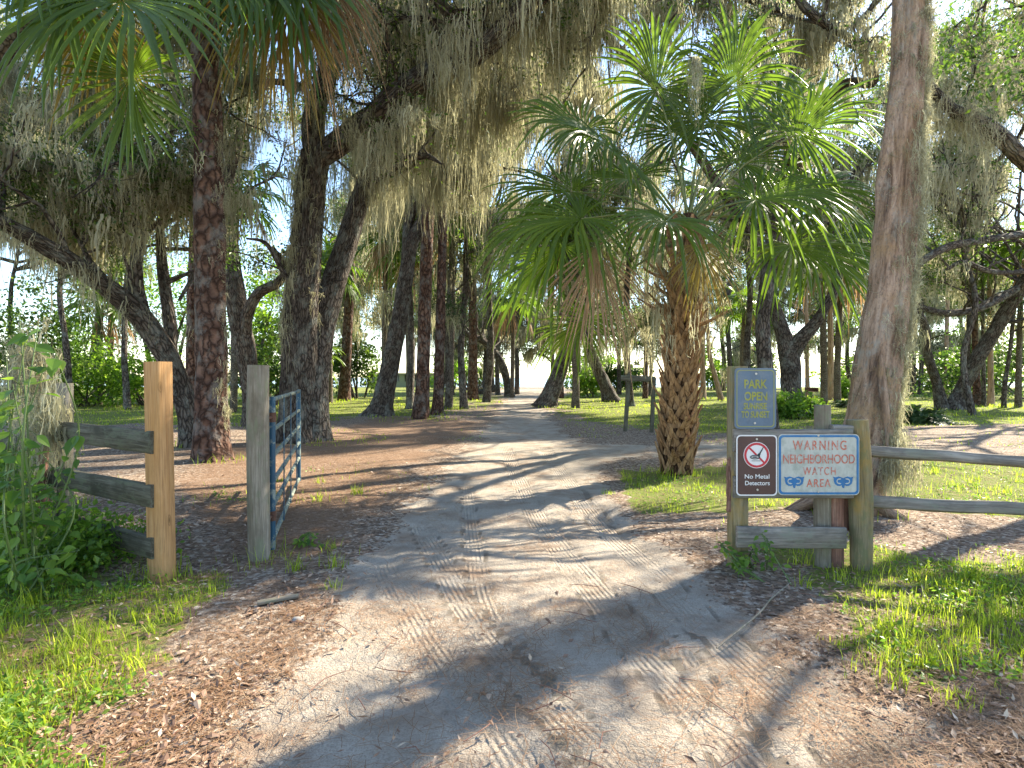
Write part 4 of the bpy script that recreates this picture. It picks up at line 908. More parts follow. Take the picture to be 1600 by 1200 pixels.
for k, (lb, px, by, Yo, rx, h, mat, n) in enumerate([
    ('bright yellow-green bush behind the new fence post', 215, 634, 0, 2.4, 3.6, 'brightleaf', 60),
    ('bright green bush left of the palm trunk among the bushes', 135, 636, 0, 2.4, 2.8, 'brightleaf', 56),
    ('tall sunlit leafy tree mass above the bushes, left of the plated pine', 255, 626, 0, 3.8, 10, 'brightleaf', 90),
    ('tall sunlit thicket between the plated pine and the centre oak', 415, 628, 0, 3.2, 8.5, 'brightleaf', 90),
    ('dark thicket low on the far left lawn', 40, 640, 0, 3.0, 5.5, 'oakleaf', 90),
    ('low dark green thicket left of the centre oak', 425, 636, 0, 1.8, 3.4, 'oakleaf', 50),
    ('dense dark green bush beside the leaning pine', 552, 622, 0, 2.2, 5.2, 'oakleaf', 70),
    ('wall of bushes at the left end of the lawn', -120, 634, 0, 5, 6.5, 'brightleaf', 90),
    ('sunlit thicket left of the bright yellow-green bush', 85, 628, 0, 3.4, 5.5, 'brightleaf', 70),
    ('hazy green shore bush left of the track end', 705, 609, 0, 3.2, 5.5, 'brightleaf', 50),
    ('low shore bush just left of the arching far oak', 745, 608.5, 0, 3.0, 4.4, 'oakleaf', 44),
    ('shore bush right of the track end', 925, 609, 0, 3.6, 5.6, 'brightleaf', 50),
    ('shore bush behind the wooden frame', 990, 609, 0, 2.6, 3.6, 'oakleaf', 44),
    ('shore bush just right of the fan palm trunk', 1110, 609.5, 0, 2.4, 4.6, 'brightleaf', 44),
    ('shore bush behind the park hours sign', 1180, 609, 0, 4.4, 5.6, 'oakleaf', 50),
    ('tall shore bush between the palm trunks and the pale trunk', 1330, 609, 0, 4.4, 6.0, 'brightleaf', 50),
    ('shore bush behind the fern bush', 1450, 609.5, 0, 3.2, 4.2, 'oakleaf', 50),
    ('low shore bush behind the reddish trunk on the right lawn', 1530, 610, 0, 4.4, 5.5, 'brightleaf', 50),
    ('round bush at the foot of the stout grey oak', 1240, 655, 0, .75, .95, 'weed', 30),
    ('sunlit green bush between the far leaning oak and the wooden frame', 925, 621, 0, 1.6, 2.4, 'brightleaf', 40),
    ('dense green bush at the right end of the lawn', 1575, 624, 0, 4.5, 5.0, 'oakleaf', 90),
    ('green shrub behind the twin-stemmed oak', 1500, 616, 0, 3.5, 4.5, 'oakleaf', 70),
    ('dark bush left of the wooden frame far away', 965, 616, 0, 2.0, 2.6, 'oakleaf', 40),
    ('small sunlit shrub at the foot of the three palm trunks', 1312, 622, 0, .8, 1.6, 'brightleaf', 24)]):
    Yb = GY(by)
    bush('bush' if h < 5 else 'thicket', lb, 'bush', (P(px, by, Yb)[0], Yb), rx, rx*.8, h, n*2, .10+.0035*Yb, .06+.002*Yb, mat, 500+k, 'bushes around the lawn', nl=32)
# fern bush right of the big trunk
def fern(label, x, y, seed, n=60, L=1.3):
    rg = rng(seed); root = thing('fern_bush', label, 'fern', (x, y, 0)); g = Geo(); s = Geo()
    az = rg.uniform(0, 2*np.pi, n); el = rg.uniform(.5, 1.35, n); Ls = L*rg.uniform(.6, 1.1, n); K = 14; t = np.linspace(.05, 1, K)
    for k in range(n):
        d = np.array([math.cos(az[k])*math.cos(el[k]), math.sin(az[k])*math.cos(el[k]), math.sin(el[k])])
        p = np.array([x, y, 0])+rg.normal(size=3)*[.25, .25, 0]+d*Ls[k]*t[:, None]; p[:, 2] -= Ls[k]*.75*t**2; p[:, 2] = np.maximum(p[:, 2], .03)
        tn = norm(np.gradient(p, axis=0)); sd = norm(np.cross(tn, [0, 0, 1.])); ll = .22*np.sin(np.pi*np.clip(t+.08, 0, 1))**.7+.02
        for sg in (-1, 1): kites(g, p, norm(sd*sg+tn*.5), np.cross(sd, tn)+0*p, ll, .07, rg.random(K))
        ribbons(s, p[None], sd[None], np.full((1, K), .012))
    part('stems', s, M['petiole'], root, False); part('foliage', g, M['fern'], root, False)
fern('dark green fern bush right of the big pale trunk', P(1432, 655, 18.5)[0], 18.5, 71, 150, 1.6)
fern('small fern clump right of the stout grey oak, under the palm trunks', P(1325, 636, 28)[0], 28, 72, 60, 1.2)

# ---------------- near fan palm with criss-cross leaf bases
PY = 8.7
def fr(px, py, dY, d, rad, kind='g', dr=.30, nr=None):
    hub = P(px, py, PY+dY); d = np.array(d, float)
    return (hub, d, np.array([0, -.75, .65]) if nr is None else np.array(nr, float), rad, kind, dr)
heart = P(1075, 345, PY)
FR = [fr(1026, 140, -.1, (-.12, 0, 1), 1.22), fr(1144, 134, 0, (.22, .1, 1), 1.25), fr(1244, 210, -.1, (.75, 0, .65), 1.25), fr(1215, 190, .5, (.35, .3, 1), 1.1),
      fr(912, 206, .1, (-.9, .1, .55), 1.15, dr=.4), fr(960, 242, -.5, (-.65, -.5, .15), 1.2, dr=.5), fr(894, 300, .1, (-1, 0, .1), 1.15, dr=.45),
      fr(908, 342, -.5, (-.9, -.3, -.25), 1.25, dr=.5), fr(1042, 346, -1.1, (-.3, -.8, -.35), 1.15, dr=.5), fr(1156, 256, .2, (.55, .3, .4), 1.1, dr=.4),
      fr(1180, 312, -.4, (.9, -.3, .1), 1.25, dr=.5), fr(1250, 300, .2, (1, .2, .12), 1.25, dr=.4), fr(1236, 384, -.4, (.7, -.4, -.4), 1.25, dr=.5),
      fr(1282, 378, .1, (1, 0, -.2), 1.2, dr=.5), fr(1060, 215, .6, (-.1, .5, 1), 1.15),
      fr(990, 280, .7, (-.5, .8, .4), 1.15), fr(880, 385, .1, (-.8, -.1, -.6), 1.2, dr=.5), fr(915, 500, .2, (-.55, -.3, -.5), .85, dr=.3),
      fr(1110, 300, 1., (.3, .9, .3), 1.15), fr(1100, 190, .3, (.05, .1, 1), 1.1), fr(1300, 330, .6, (.9, .6, .0), 1.15, dr=.5), fr(850, 350, .6, (-.9, .5, -.1), 1.15, dr=.5),
      fr(930, 384, -.7, (.0, -.25, -1), 1.0, 'd', .2), fr(1092, 384, -.7, (.1, -.5, -.9), .7, 'y', .3)]
root = palm('cabbage_palm', 'stout fan palm with criss-cross leaf bases standing right of the track', P(1057, 740, PY)*[1, 1, 0], heart, .215, FR, 81, seg=46)
# fibres, moss and old stalks under the crown
rg = rng(82)
for k in range(26):
    g = Geo()
    a = rg.uniform(0, 6.28); z = rg.uniform(1.9, 3.3); c = P(1064, 500, PY)*[1, 1, 0]; r0 = .18
    b0 = c+np.array([math.cos(a)*r0, math.sin(a)*r0, z]); e = b0+np.array([math.cos(a)*.45, math.sin(a)*.45, rg.uniform(.1, .45)])*rg.uniform(.4, 1.1)
    tube(g, [b0, (b0+e)/2+[0, 0, -.03], e], [.03, .024, .012], 6, .08, .003, seed=rg.random()); part('old_stalk', g, M['boot'], root)
g = Geo(); n = 90; a = rg.uniform(0, 6.28, n); z = rg.uniform(1.9, 3.5, n); c = P(1064, 500, PY)*[1, 1, 0]; rr_ = rg.uniform(.28, .7, n)
moss_at(g, c+np.stack([np.cos(a)*rr_, np.sin(a)*rr_, z], 1), rg, 8, .9, .05, .012, 8); part('hanging_moss', g, M['moss'], root, False)
C = np.array([P(1086, 90, 7.8)])+rg.normal(size=(10, 3))*.02; g = Geo(); moss_at(g, C, rg, 12, 1.05, .02, .01, 10); part('hanging_moss', g, M['moss'], root, False)
# skirt of weeds litter at its foot handled with grass below

# ---------------- hanging palms top left
h1 = P(118, -50, 6.8)
FR = [(P(120, -25, 6.4), (-.15, -.3, -1), (0, -1, .2), 1.25, 'g', .25), (P(60, -30, 6.6), (-.7, -.3, -.5), (0, -.7, .6), 1.2, 'g', .5), (P(190, 0, 6.3), (.75, -.35, -.45), (-.2, -.7, .6), 1.35, 'g', .5),
      (P(205, 120, 6.3), (.15, -.1, -1), (0, -1, .1), .95, 'g', .1), (P(150, 15, 6.6), (.45, -.2, -.95), (0, -1, .3), 1.0, 'y', .2), (P(10, -60, 7), (-1, .1, .0), (0, -.6, .8), 1.2, 'g', .5),
      (P(230, -60, 7), (1, .1, -.1), (0, -.6, .8), 1.2, 'g', .5), (P(130, -120, 7), (.1, .3, 1), (0, -.7, .6), 1.2, 'g', .3), (P(90, -60, 7.4), (-.3, .8, -.3), (0, .2, 1), 1.2, 'g', .5)]
palm('cabbage_palm', 'fan palm hanging broad green fronds in the top left corner', (P(-130, 700, 7.1)[0], 7.1, 0), h1, .11, FR, 83, with_boots=False, seg=44, mid=P(-110, 250, 7.0))
h2 = P(340, -130, 10.6)
FR = []
for (px, py, Yq, d, rad, kd) in [(300, -80, 9.6, (-.5, -.4, -.8), 1.5, 'g'), (250, -70, 9.8, (-.8, -.2, -.5), 1.5, 'g'), (350, -90, 9.3, (.0, -.4, -1), 1.6, 'g'), (400, -70, 9.3, (.1, -.4, -1), 1.6, 'g'),
                            (440, -60, 9.5, (.3, -.3, -1), 1.65, 'g'), (470, -70, 9.6, (.5, -.3, -.9), 1.5, 'g'), (430, -50, 9.8, (.15, -.2, -1), 1.7, 'y'), (490, -60, 10, (.55, -.1, -.8), 1.4, 'd'),
                            (460, -40, 10.1, (.3, .0, -1), 1.5, 'd'), (280, -60, 10.3, (-.4, .0, -1), 1.3, 'g'), (340, -60, 10.6, (-.1, .2, -1), 1.4, 'g'), (390, -200, 10.3, (0, .1, 1), 1.3, 'g'), (480, -180, 10.2, (.9, 0, .4), 1.3, 'g'), (300, -180, 10.2, (-.9, 0, .4), 1.3, 'g')]:
    FR.append((P(px, py, Yq), d, (0, -.85, .35), rad, kd, .3))
palm('cabbage_palm', 'tall palm above the plated pine with a skirt of long drooping fronds', (P(334, 716, 10.9)[0], 10.9, 0), h2, .12, FR, 84, with_boots=False, seg=48, mid=P(331, 300, 10.9))
for k, (px, py, by, lb) in enumerate([(600, 365, 634, 'dark palm crown behind the grey leaning tree'), (703, 330, 640, 'palm with an orange dead frond beside the close pines'), (365, 300, 645, 'palm crown in the sky gap right of the plated pine'),
                                  (155, 480, 633, 'silvery palm above the bushes on the left'), (1160, 480, 622, 'far palm behind the park hours sign'), (1015, 520, 618, 'far palm seen through the wooden frame'), (420, 520, 626, 'palm in the thicket left of the centre oak'),
                                  (800, 470, 622, 'far palm beside the arching oak'), (470, 560, 630, 'low palm behind the centre oak')]):
    Yp = GY(by); b0 = P(px, by, Yp)*[1, 1, 0]; hN = P(px+3, py, Yp)
    fl = auto_fronds(hN, 18, 1.0, 1.15, 600+k, (-.9, 1.2), dead=.25)
    palm('cabbage_palm', lb, tuple(b0), hN, .14, fl, 600+k, with_boots=False, seg=22, group='palms in the background')
# ------------------------------------------------------------------ left fence
def zt(py, Y): return CH-(py-HZ)/FX*Y
fen = thing('plank_fence', 'three-rail dark plank fence ending at a new yellow post', 'fence', (P(250, 905, 4.14)[0], 4.14, 0))
x0 = P(249, 905, 4.16)[0]
g = Geo(); board(g, (x0, 4.2, -.25), (x0-.035, 4.2, 1.565), .135, .135, (1, -.22, 0), 30, .0012, 1.0); part('square_post', g, M['newwood'], fen, label='new yellow square post')
A = [((P(237, 690, 4.12), 690, 705), )]
for k, (zn, zf, hh, xl) in enumerate([(.985, 1.0, .165, 78), (.60, .60, .165, 80), (.225, .20, .155, 108)]):
    a = np.array([P(236, 700, 4.10)[0], 4.13, zn]); b = np.array([P(xl, 700, 4.98)[0], 4.98, zf])
    g = Geo(); board(g, a, b, hh, .045, (0, 0, 1), 24, .004, 2.0+k); part('plank', g, M['darkwood'], fen)
g = Geo(); tube(g, [(P(101, 850, 5.12)[0], 5.12, -.1), (P(101, 850, 5.12)[0], 5.12, .7), (P(101, 600, 5.12)[0], 5.12, 1.40)], [.068, .066, .062], 20, .08, .004, seed=.3, wood=True); part('round_post', g, M['postwood'], fen)
fl = thing('plank_fence', 'older dark fence run going left from the mossy corner post', 'fence', (P(72, 850, 5.0)[0], 5.0, 0))
g = Geo(); board(g, (P(74, 850, 5.0)[0], 5.0, -.2), (P(72, 665, 5.0)[0], 5.0, 1.04), .12, .10, (1, 0, 0), 20, .005, 5.0); part('square_post', g, M['darkwood'], fl)
g = Geo(); board(g, (P(62, 850, 4.9)[0], 4.93, -.2), (P(62, 665, 4.9)[0], 4.93, .98), .07, .06, (1, 0, 0), 20, .005, 5.6); part('brace', g, M['redwood'], fl)
for k, z_ in enumerate((.87, .50, .12)):
    g = Geo(); board(g, (P(90, 700, 5.08)[0], 5.1, z_), (P(-330, 700, 5.3)[0], 5.5, z_-.04), .14, .045, (0, 0, 1), 20, .005, 6.0+k); part('plank', g, M['darkwood'], fl)
g = Geo(); board(g, (-6.2, 5.4, -.2), (-6.2, 5.4, 1.05), .12, .10, (1, 0, 0), 20, .005, 7.0); part('square_post', g, M['darkwood'], fl)

# gate post and gate
gpX = P(402, 875, 4.6)[0]
g = Geo(); tube(g, [(gpX+.01, 4.62, -.2), (gpX, 4.62, .5), (gpX-.005, 4.62, 1.1), (gpX, 4.62, 1.55)], [.086, .085, .083, .082], 28, .05, .003, (5, 1), .7, wood=True)
gate_post = thing('gate_post', 'thick round weathered grey post holding the blue gate', 'post', (gpX, 4.62, 0)); part('wooden_post', g, M['postwood'], gate_post)
ga = thing('metal_gate', 'open blue tube gate with lichen, swung back along the track', 'gate', (P(425, 860, 4.8)[0], 4.8, 0))
A0 = np.array([P(425, 860, 4.80)[0], 4.80]); A1 = np.array([P(467, 770, 7.75)[0], 7.75]); dv = A1-A0
zs = [1.265, 1.01, .79, .575, .37, .09]
def gpt(t, z, o=0.0): n_ = np.array([dv[1], -dv[0]])/np.linalg.norm(dv); q = A0+dv*t+n_*o; return np.array([q[0], q[1], z])
for t in (0, 1):
    g = Geo(); tube(g, [gpt(t, .02 if t == 0 else .06), gpt(t, 1.29)], [.028 if t == 0 else .024]*2, 14, .1, .0008, seed=.1); part('stile', g, M['gateblue'], ga)
for k, z_ in enumerate(zs):
    g = Geo(); tube(g, [gpt(.01, z_), gpt(.99, z_)], [.02, .02], 12, .1, .0012, (20, 8), seed=.2+k); part('rail', g, M['gatelichen'], ga)
for t in (.25, .5, .76):
    g = Geo(); board(g, gpt(t, .08, .024), gpt(t, 1.275, .024), .045, .008, (dv[0], dv[1], 0), 6, .0004, t); part('upright', g, M['gateblue'], ga)
for z_ in (.3, 1.12):
    g = Geo(); tube(g, [gpt(0, z_-.04), gpt(0, z_+.04)], [.034, .034], 12, .02); tube(g, [gpt(0, z_), (gpX+.06, 4.64, z_)], [.011, .011], 8, .05); part('hinge', g, M['rust'], ga)

# ------------------------------------------------------------------ right sign stand
SY = 4.31
st = thing('sign_stand', 'weathered wooden stand carrying three signs beside the split rail fence', 'sign stand', (P(1157, 892, SY)[0], SY, 0))
def sx(px, Y=SY): return (px-800)/FX*Y
g = Geo(); board(g, (sx(1157), SY+.05, -.2), (sx(1156), SY+.05, zt(572, SY)), .128, .10, (1, 0, 0), 24, .002, 11); part('post', g, M['stainwood'], st)
g = Geo(); tube(g, [(sx(1285, 4.42), 4.42, -.2), (sx(1285, 4.42), 4.42, .6), (sx(1285, 4.42), 4.42, zt(633, 4.42))], [.064, .062, .058], 20, .06, .003, (5, 1), 1.7, wood=True); part('post', g, M['postwood'], st)
g = Geo(); board(g, (sx(1307, 4.40), 4.40, -.2), (sx(1306, 4.40), 4.40, zt(668, 4.40)), .10, .05, (1, 0, 0), 24, .002, 12); part('post', g, M['redwood'], st, label='flaking red board post')
g = Geo(); board(g, (sx(1322, 4.46), 4.46, zt(828, 4.46)), (sx(1322, 4.46), 4.46, zt(690, 4.46)), .055, .04, (1, 0, 0), 24, .002, 12.7); part('brace', g, M['redwood'], st)
for k, (ya, yb, l, r_) in enumerate([(670, 705, 1146, 1331), (706, 742, 1149, 1330), (743, 777, 1146, 1332)]):
    g = Geo(); board(g, (sx(l, SY-.02), SY-.02, zt((ya+yb)/2, SY)), (sx(r_, SY-.02), SY-.02, zt((ya+yb)/2+.5, SY)), (yb-ya)/FX*SY, .035, (0, 0, 1), 24, .003, 13+k); part('back_plank', g, M['greywood'], st)
g = Geo(); board(g, (sx(1151, 4.25), 4.25, zt(839, 4.25)), (sx(1322, 4.25), 4.26, zt(841, 4.25)), 33/FX*4.25, .038, (0, 0, 1), 24, .0025, 17); part('lower_plank', g, M['greywood'], st)
g = Geo(); board(g, (sx(1292, 4.4), 4.36, zt(667, 4.4)), (sx(1334, 4.4), 4.38, zt(668, 4.4)), .04, .09, (0, 0, 1), 8, .002, 18); part('cap_piece', g, M['greywood'], st)
g = Geo(); rg = rng(90)
for k in range(14): board(g, (sx(1141)+rg.normal(0, .008), SY+.02, zt(715, SY)-rg.uniform(0, .12)), (sx(1141)+rg.normal(0, .01), SY+.02, zt(770, SY)-rg.uniform(0, .15)), .02, .012, (1, 0, 0), 4, .003, k)
part('splintered_edge', g, M['redwood'], st)

def poly_obj(name, poly, y, th, mat, parent, bevel=0):
    """flat plate in the XZ plane facing -Y, poly in world x,z"""
    n = len(poly); V = [(p[0], y-th, p[1]) for p in poly]+[(p[0], y, p[1]) for p in poly]
    area = sum(poly[i][0]*poly[(i+1) % n][1]-poly[(i+1) % n][0]*poly[i][1] for i in range(n))
    f = list(range(n)) if area > 0 else list(range(n))[::-1]
    F = [f, [i+n for i in f[::-1]]]
    for i in range(n):
        j = (i+1) % n; F.append([i, i+n, j+n, j] if area > 0 else [j, j+n, i+n, i])
    m = bpy.data.meshes.new(name); m.from_pydata(V, [], F); m.materials.append(mat); m.update(); return link(name, m, parent)
def rrect(cx, cz, w_, h_, r, n=6):
    out = []
    for (sx_, sz_, a0) in ((1, 1, 0), (-1, 1, 90), (-1, -1, 180), (1, -1, 270)):
        for k in range(n+1):
            a = R(a0+90*k/n); out.append((cx+sx_*(w_/2-r)+r*math.cos(a), cz+sz_*(h_/2-r)+r*math.sin(a)))
    return out
def ring_obj(name, outer, inner, y, th, mat, parent):
    n = len(outer); V = []
    for p in outer: V.append((p[0], y-th, p[1]))
    for p in inner: V.append((p[0], y-th, p[1]))
    for p in outer: V.append((p[0], y, p[1]))
    for p in inner: V.append((p[0], y, p[1]))
    F = []
    for i in range(n):
        j = (i+1) % n; F += [[i, j, n+j, n+i], [2*n+i, 2*n+j, j, i], [n+i, n+j, 3*n+j, 3*n+i]]
    m = bpy.data.meshes.new(name); m.from_pydata(V, [], F); m.materials.append(mat); m.update(); return link(name, m, parent)
def text_obj(name, s, cx, cz, width, height, y, mat, parent, bold=.0, spacing=1.0, rot=0.0):
    cu = bpy.data.curves.new(name, 'FONT'); cu.body = s; cu.size = 1; cu.align_x = 'LEFT'; cu.extrude = 0; cu.offset = bold; cu.space_character = spacing
    o = bpy.data.objects.new('tmp', cu); COL.objects.link(o); dg = bpy.context.evaluated_depsgraph_get()
    me = bpy.data.meshes.new_from_object(o.evaluated_get(dg)); bpy.data.objects.remove(o); bpy.data.curves.remove(cu)
    v = np.array([q.co for q in me.vertices]); mn = v.min(0); mx = v.max(0)
    for q in me.vertices:
        x = (q.co.x-mn[0])/(mx[0]-mn[0])-.5; z = (q.co.y-mn[1])/(mx[1]-mn[1])-.5
        q.co = (cx+x*width, y-.0012, cz+z*height)
    me.materials.clear(); me.materials.append(mat); me.update(); me.name = name
    return link(name, me, parent)
YF = SY-.042     # face plane of the signs
def zz(py): return zt(py, YF)
def xx(px): return sx(px, YF)
def disc(cx, cz, rx, rz, n=28, a0=0): return [(cx+rx*math.cos(2*math.pi*k/n+a0), cz+rz*math.sin(2*math.pi*k/n+a0)) for k in range(n)]
def bolt(px, py, parent): poly_obj('bolt', disc(xx(px), zz(py), .008, .008, 10), YF-.002, .006, M['bolt'], parent)
u = YF/FX
# park hours sign (its own thing, screwed to the post)
s1 = thing('park_hours_sign', 'faded blue-grey sign with olive letters giving park opening hours', 'sign', (xx(1180), YF, 1.1))
YP = SY-.008
poly_obj('plate', rrect(xx(1180), zz(622.5), 65*u, 95*u, .03), YF, .003, M['steelblue'], s1)
ring_obj('border', rrect(xx(1180), zz(622.5), 59*u, 89*u, .026), rrect(xx(1180), zz(622.5), 56.5*u, 86.5*u, .024), YF-.004, .001, M['oliveline'], s1)
for s_, cx_, cz_, w_, h_ in (('PARK', 1180.5, 600, 36, 14), ('OPEN', 1180.5, 619, 36, 14), ('SUNRISE', 1179.5, 634.5, 36, 10.5), ('TO SUNSET', 1180, 647.5, 44, 10.5)):
    text_obj('lettering', s_, xx(cx_), zz(cz_), w_*u, h_*u, YF-.004, M['olive'], s1, .03)
bolt(1181, 584, s1); bolt(1179, 661, s1)
for k in (0, 1): poly_obj('bracket', rrect(xx(1180), zz(590+65*k), .05, .03, .004), YF+.035, .034, M['rust'], s1)
# no metal detectors
s2 = thing('metal_detector_sign', 'brown sign with a crossed-out metal detector, left of the warning sign', 'sign', (xx(1182), YF, .8))
poly_obj('plate', rrect(xx(1182), zz(727), 64*u, 95*u, .032), YF, .003, M['signbrown'], s2)
ring_obj('border', rrect(xx(1182), zz(727), 64*u, 95*u, .032), rrect(xx(1182), zz(727), 60*u, 91*u, .026), YF-.004, .001, M['signletter'], s2)
cx_, cz_ = xx(1181.8), zz(711)
poly_obj('symbol', disc(cx_, cz_, 20.5*u, 20.5*u), YF-.004, .001, M['signletter'], s2)
ring_obj('symbol', disc(cx_, cz_, 19.5*u, 19.5*u), disc(cx_, cz_, 16*u, 16*u), YF-.0055, .001, M['red'], s2)
dd = .707; q = 17*u; t_ = 1.5*u
poly_obj('symbol', [(cx_+q*dd*.1*0-q*dd+t_*dd, cz_+q*dd+t_*dd), (cx_-q*dd-t_*dd, cz_+q*dd-t_*dd), (cx_+q*dd-t_*dd, cz_-q*dd-t_*dd), (cx_+q*dd+t_*dd, cz_-q*dd+t_*dd)], YF-.0052, .0008, M['red'], s2)
def lp(a, b): return (cx_+a*u, cz_+b*u)
poly_obj('symbol', disc(cx_-2.5*u, cz_-3*u, 8*u, 3.6*u), YF-.0068, .001, M['black'], s2)
ring_obj('symbol', disc(cx_-3*u, cz_-3*u, 5.6*u, 2.0*u), disc(cx_-3*u, cz_-3*u, 4.7*u, 1.3*u), YF-.0082, .0006, M['signletter'], s2)
poly_obj('symbol', [lp(-1, -2), lp(2, 2), lp(4.5, 4), lp(9, 11.5), lp(10.4, 12.6), lp(10.2, 10.8), lp(6.2, 3), lp(5, -1), lp(2, -3)], YF-.0070, .001, M['black'], s2)
poly_obj('symbol', [lp(-8, -8.5), lp(-8, -9.3), lp(6, -9.3), lp(6, -8.5)], YF-.0068, .001, M['black'], s2)
text_obj('lettering', 'No Metal', xx(1182.5), zz(744.3), 38.5*u, 6.8*u, YF-.004, M['signletter'], s2, .012)
text_obj('lettering', 'Detectors', xx(1183), zz(754.6), 38.5*u, 6.8*u, YF-.004, M['signletter'], s2, .012)
bolt(1182, 686, s2); bolt(1183, 765, s2)
# neighbourhood watch
s3 = thing('watch_area_sign', 'white sign with blue border and faded red warning letters', 'sign', (xx(1279), YF, .8))
C3 = (xx(1278.8), zz(726))
poly_obj('plate', rrect(*C3, 127*u, 95*u, .032), YF-.001, .003, M['signwhite'], s3)
ring_obj('border', rrect(*C3, 124.5*u, 92.5*u, .03), rrect(*C3, 118*u, 86*u, .022), YF-.005, .001, M['signblue'], s3)
for s_, px, py, w_, h_, sp in (('WARNING', 1280, 695.5, 84, 15, 1.25), ('NEIGHBORHOOD', 1279, 717, 112, 14.5, 1.0), ('WATCH', 1279.5, 735.8, 51, 12.5, 1.25), ('AREA', 1278.5, 754.5, 38, 12.5, 1.15)):
    text_obj('lettering', s_, xx(px), zz(py), w_*u, h_*u, YF-.005, M['signred'], s3, .012, sp)
for ox in (1240.3, 1316.8):
    def L(a, b): return (xx(ox+a), zz(751.5+b))
    body = [(-16, -7), (-12, -5.8), (-7, -7.3), (-2, -5.5), (0, -4.5), (2, -5.5), (7, -7.3), (12, -5.8), (16, -7), (14.5, -3.5), (14.5, 0), (13, 4.5), (9, 7.4), (5, 7.8), (2.4, 6.5), (1.8, 10.6), (0, 11.2), (-1.8, 9.5), (-2.4, 6.5), (-5, 7.8), (-9, 7.4), (-13, 4.5), (-14.5, 0), (-14.5, -3.5)]
    poly_obj('owl_eyes_symbol', [L(a, b) for a, b in body], YF-.005, .001, M['signblue'], s3)
    for sg in (-1, 1):
        e = [(6.6+4.9*math.cos(a), .2+4.6*math.sin(a)) for a in np.linspace(-2.2, 2.2, 14)]+[(7.6+2.6*math.cos(a), .2+2.6*math.sin(a)) for a in np.linspace(2.0, -2.0, 10)]
        poly_obj('owl_eyes_symbol', [L(sg*a-(1.0 if sg > 0 else -1.0), b) for a, b in e], YF-.0065, .0008, M['signwhite'], s3)
bolt(1278, 680.5, s3); bolt(1278, 768, s3)

# split rail fence on the right
rf_ = thing('split_rail_fence', 'weathered two-rail fence running right from a thick stained post', 'fence', (sx(1343, 4.36), 4.36, 0))
g = Geo(); tube(g, [(sx(1346, 4.38), 4.38, -.2), (sx(1346, 4.38), 4.38, .25), (sx(1344, 4.38), 4.38, .7), (sx(1340, 4.38), 4.38, zt(656, 4.38))], [.078, .076, .083, .078], 24, .05, .007, (4, 1.5), 2.7, lobes=.03, wood=True); part('post', g, M['stainwood'], rf_, label='thick stained end post')
for k, (za, zb, ha) in enumerate([(.884, .775, .072), (.491, .545, .085)]):
    g = Geo(); board(g, (sx(1352, 4.45), 4.45, za), (5.4, 3.35+.1, zb), ha, .085, (0, .35, 1), 40, .006, 21+k*1.3); part('rail', g, M['greywood'], rf_)
g = Geo(); tube(g, [(5.35, 3.4, -.2), (5.35, 3.4, .6), (5.35, 3.4, 1.1)], [.08, .08, .075], 20, .06, .006, (4, 1.5), 3.7, wood=True); part('post', g, M['stainwood'], rf_)

# ------------------------------------------------------------------ far small structures
wf = thing('wooden_frame', 'old wooden post-and-beam frame beside the fan palm', 'frame', (sx(998, 15.3), 15.3, 0))
for (xa, xb, yt) in ((976, 983, 583), (1017.5, 1022, 590)):
    g = Geo(); board(g, (sx(xa, 15.3), 15.3, -.2), (sx(xb, 15.3), 15.3, zt(yt, 15.3)), .10, .09, (1, 0, 0), 14, .004, xa); part('post', g, M['darkwood'], wf)
g = Geo(); board(g, (sx(970, 15.2), 15.2, zt(590.5, 15.2)), (sx(1024, 15.2), 15.2, zt(592.5, 15.2)), .15, .05, (0, 0, 1), 14, .004, 31); part('beam', g, M['darkwood'], wf)
bw = thing('lakeside_building', 'low olive building with window openings by the lake', 'building', (sx(632, 86), 86, 0))
def bxg(g, x0_, x1_, y0_, y1_, z0_, z1_):
    V = np.array([(x, y, z) for z in (z0_, z1_) for y in (y0_, y1_) for x in (x0_, x1_)], float)
    g.add(V, [[0, 2, 3, 1], [4, 5, 7, 6], [0, 1, 5, 4], [2, 6, 7, 3], [0, 4, 6, 2], [1, 3, 7, 5]])
def bx(px, py): return sx(px, 86), zt(py, 86)
g = Geo(); zb_ = -.3
bxg(g, sx(574, 86), sx(690, 86), 86, 89, zb_, zt(596, 86))
for a, b in ((574, 581), (587, 603), (611, 619), (624, 632), (640, 648), (655, 663), (670, 690)): bxg(g, sx(a, 86), sx(b, 86), 86.002, 88.998, zt(596, 86), zt(585, 86))
part('wall', g, M['wallgreen'], bw, False)
g = Geo(); bxg(g, sx(572, 86), sx(692, 86), 85.6, 89.4, zt(585, 86), zt(582.8, 86)); part('roof', g, M['wallgreen'], bw, False)
for a, b in ((581, 587), (603, 611), (619, 624), (632, 640), (648, 655), (663, 670)):
    g = Geo(); cxm = sx((a+b)/2, 86); bxg(g, cxm-.03, cxm+.03, 86.05, 86.1, zt(596, 86), zt(585, 86)); part('window', g, M['signwhite'], bw, False)
sh = thing('lakeside_shed', 'small pale shed by the lake left of the signs', 'shed', (sx(1131, 84), 84, 0))
g = Geo(); bxg(g, sx(1126, 84), sx(1136, 84), 84, 86, -.3, zt(593, 84)); part('wall', g, M['dirtgrey'], sh, False)
g = Geo(); bxg(g, sx(1125, 84), sx(1137, 84), 83.8, 86.2, zt(593, 84), zt(591.5, 84)); part('roof', g, M['roofgrey'], sh, False)
g = Geo(); bxg(g, sx(1129, 84), sx(1132, 84), 83.95, 83.99, -.1, zt(597, 84)); part('door', g, M['rust'], sh, False)
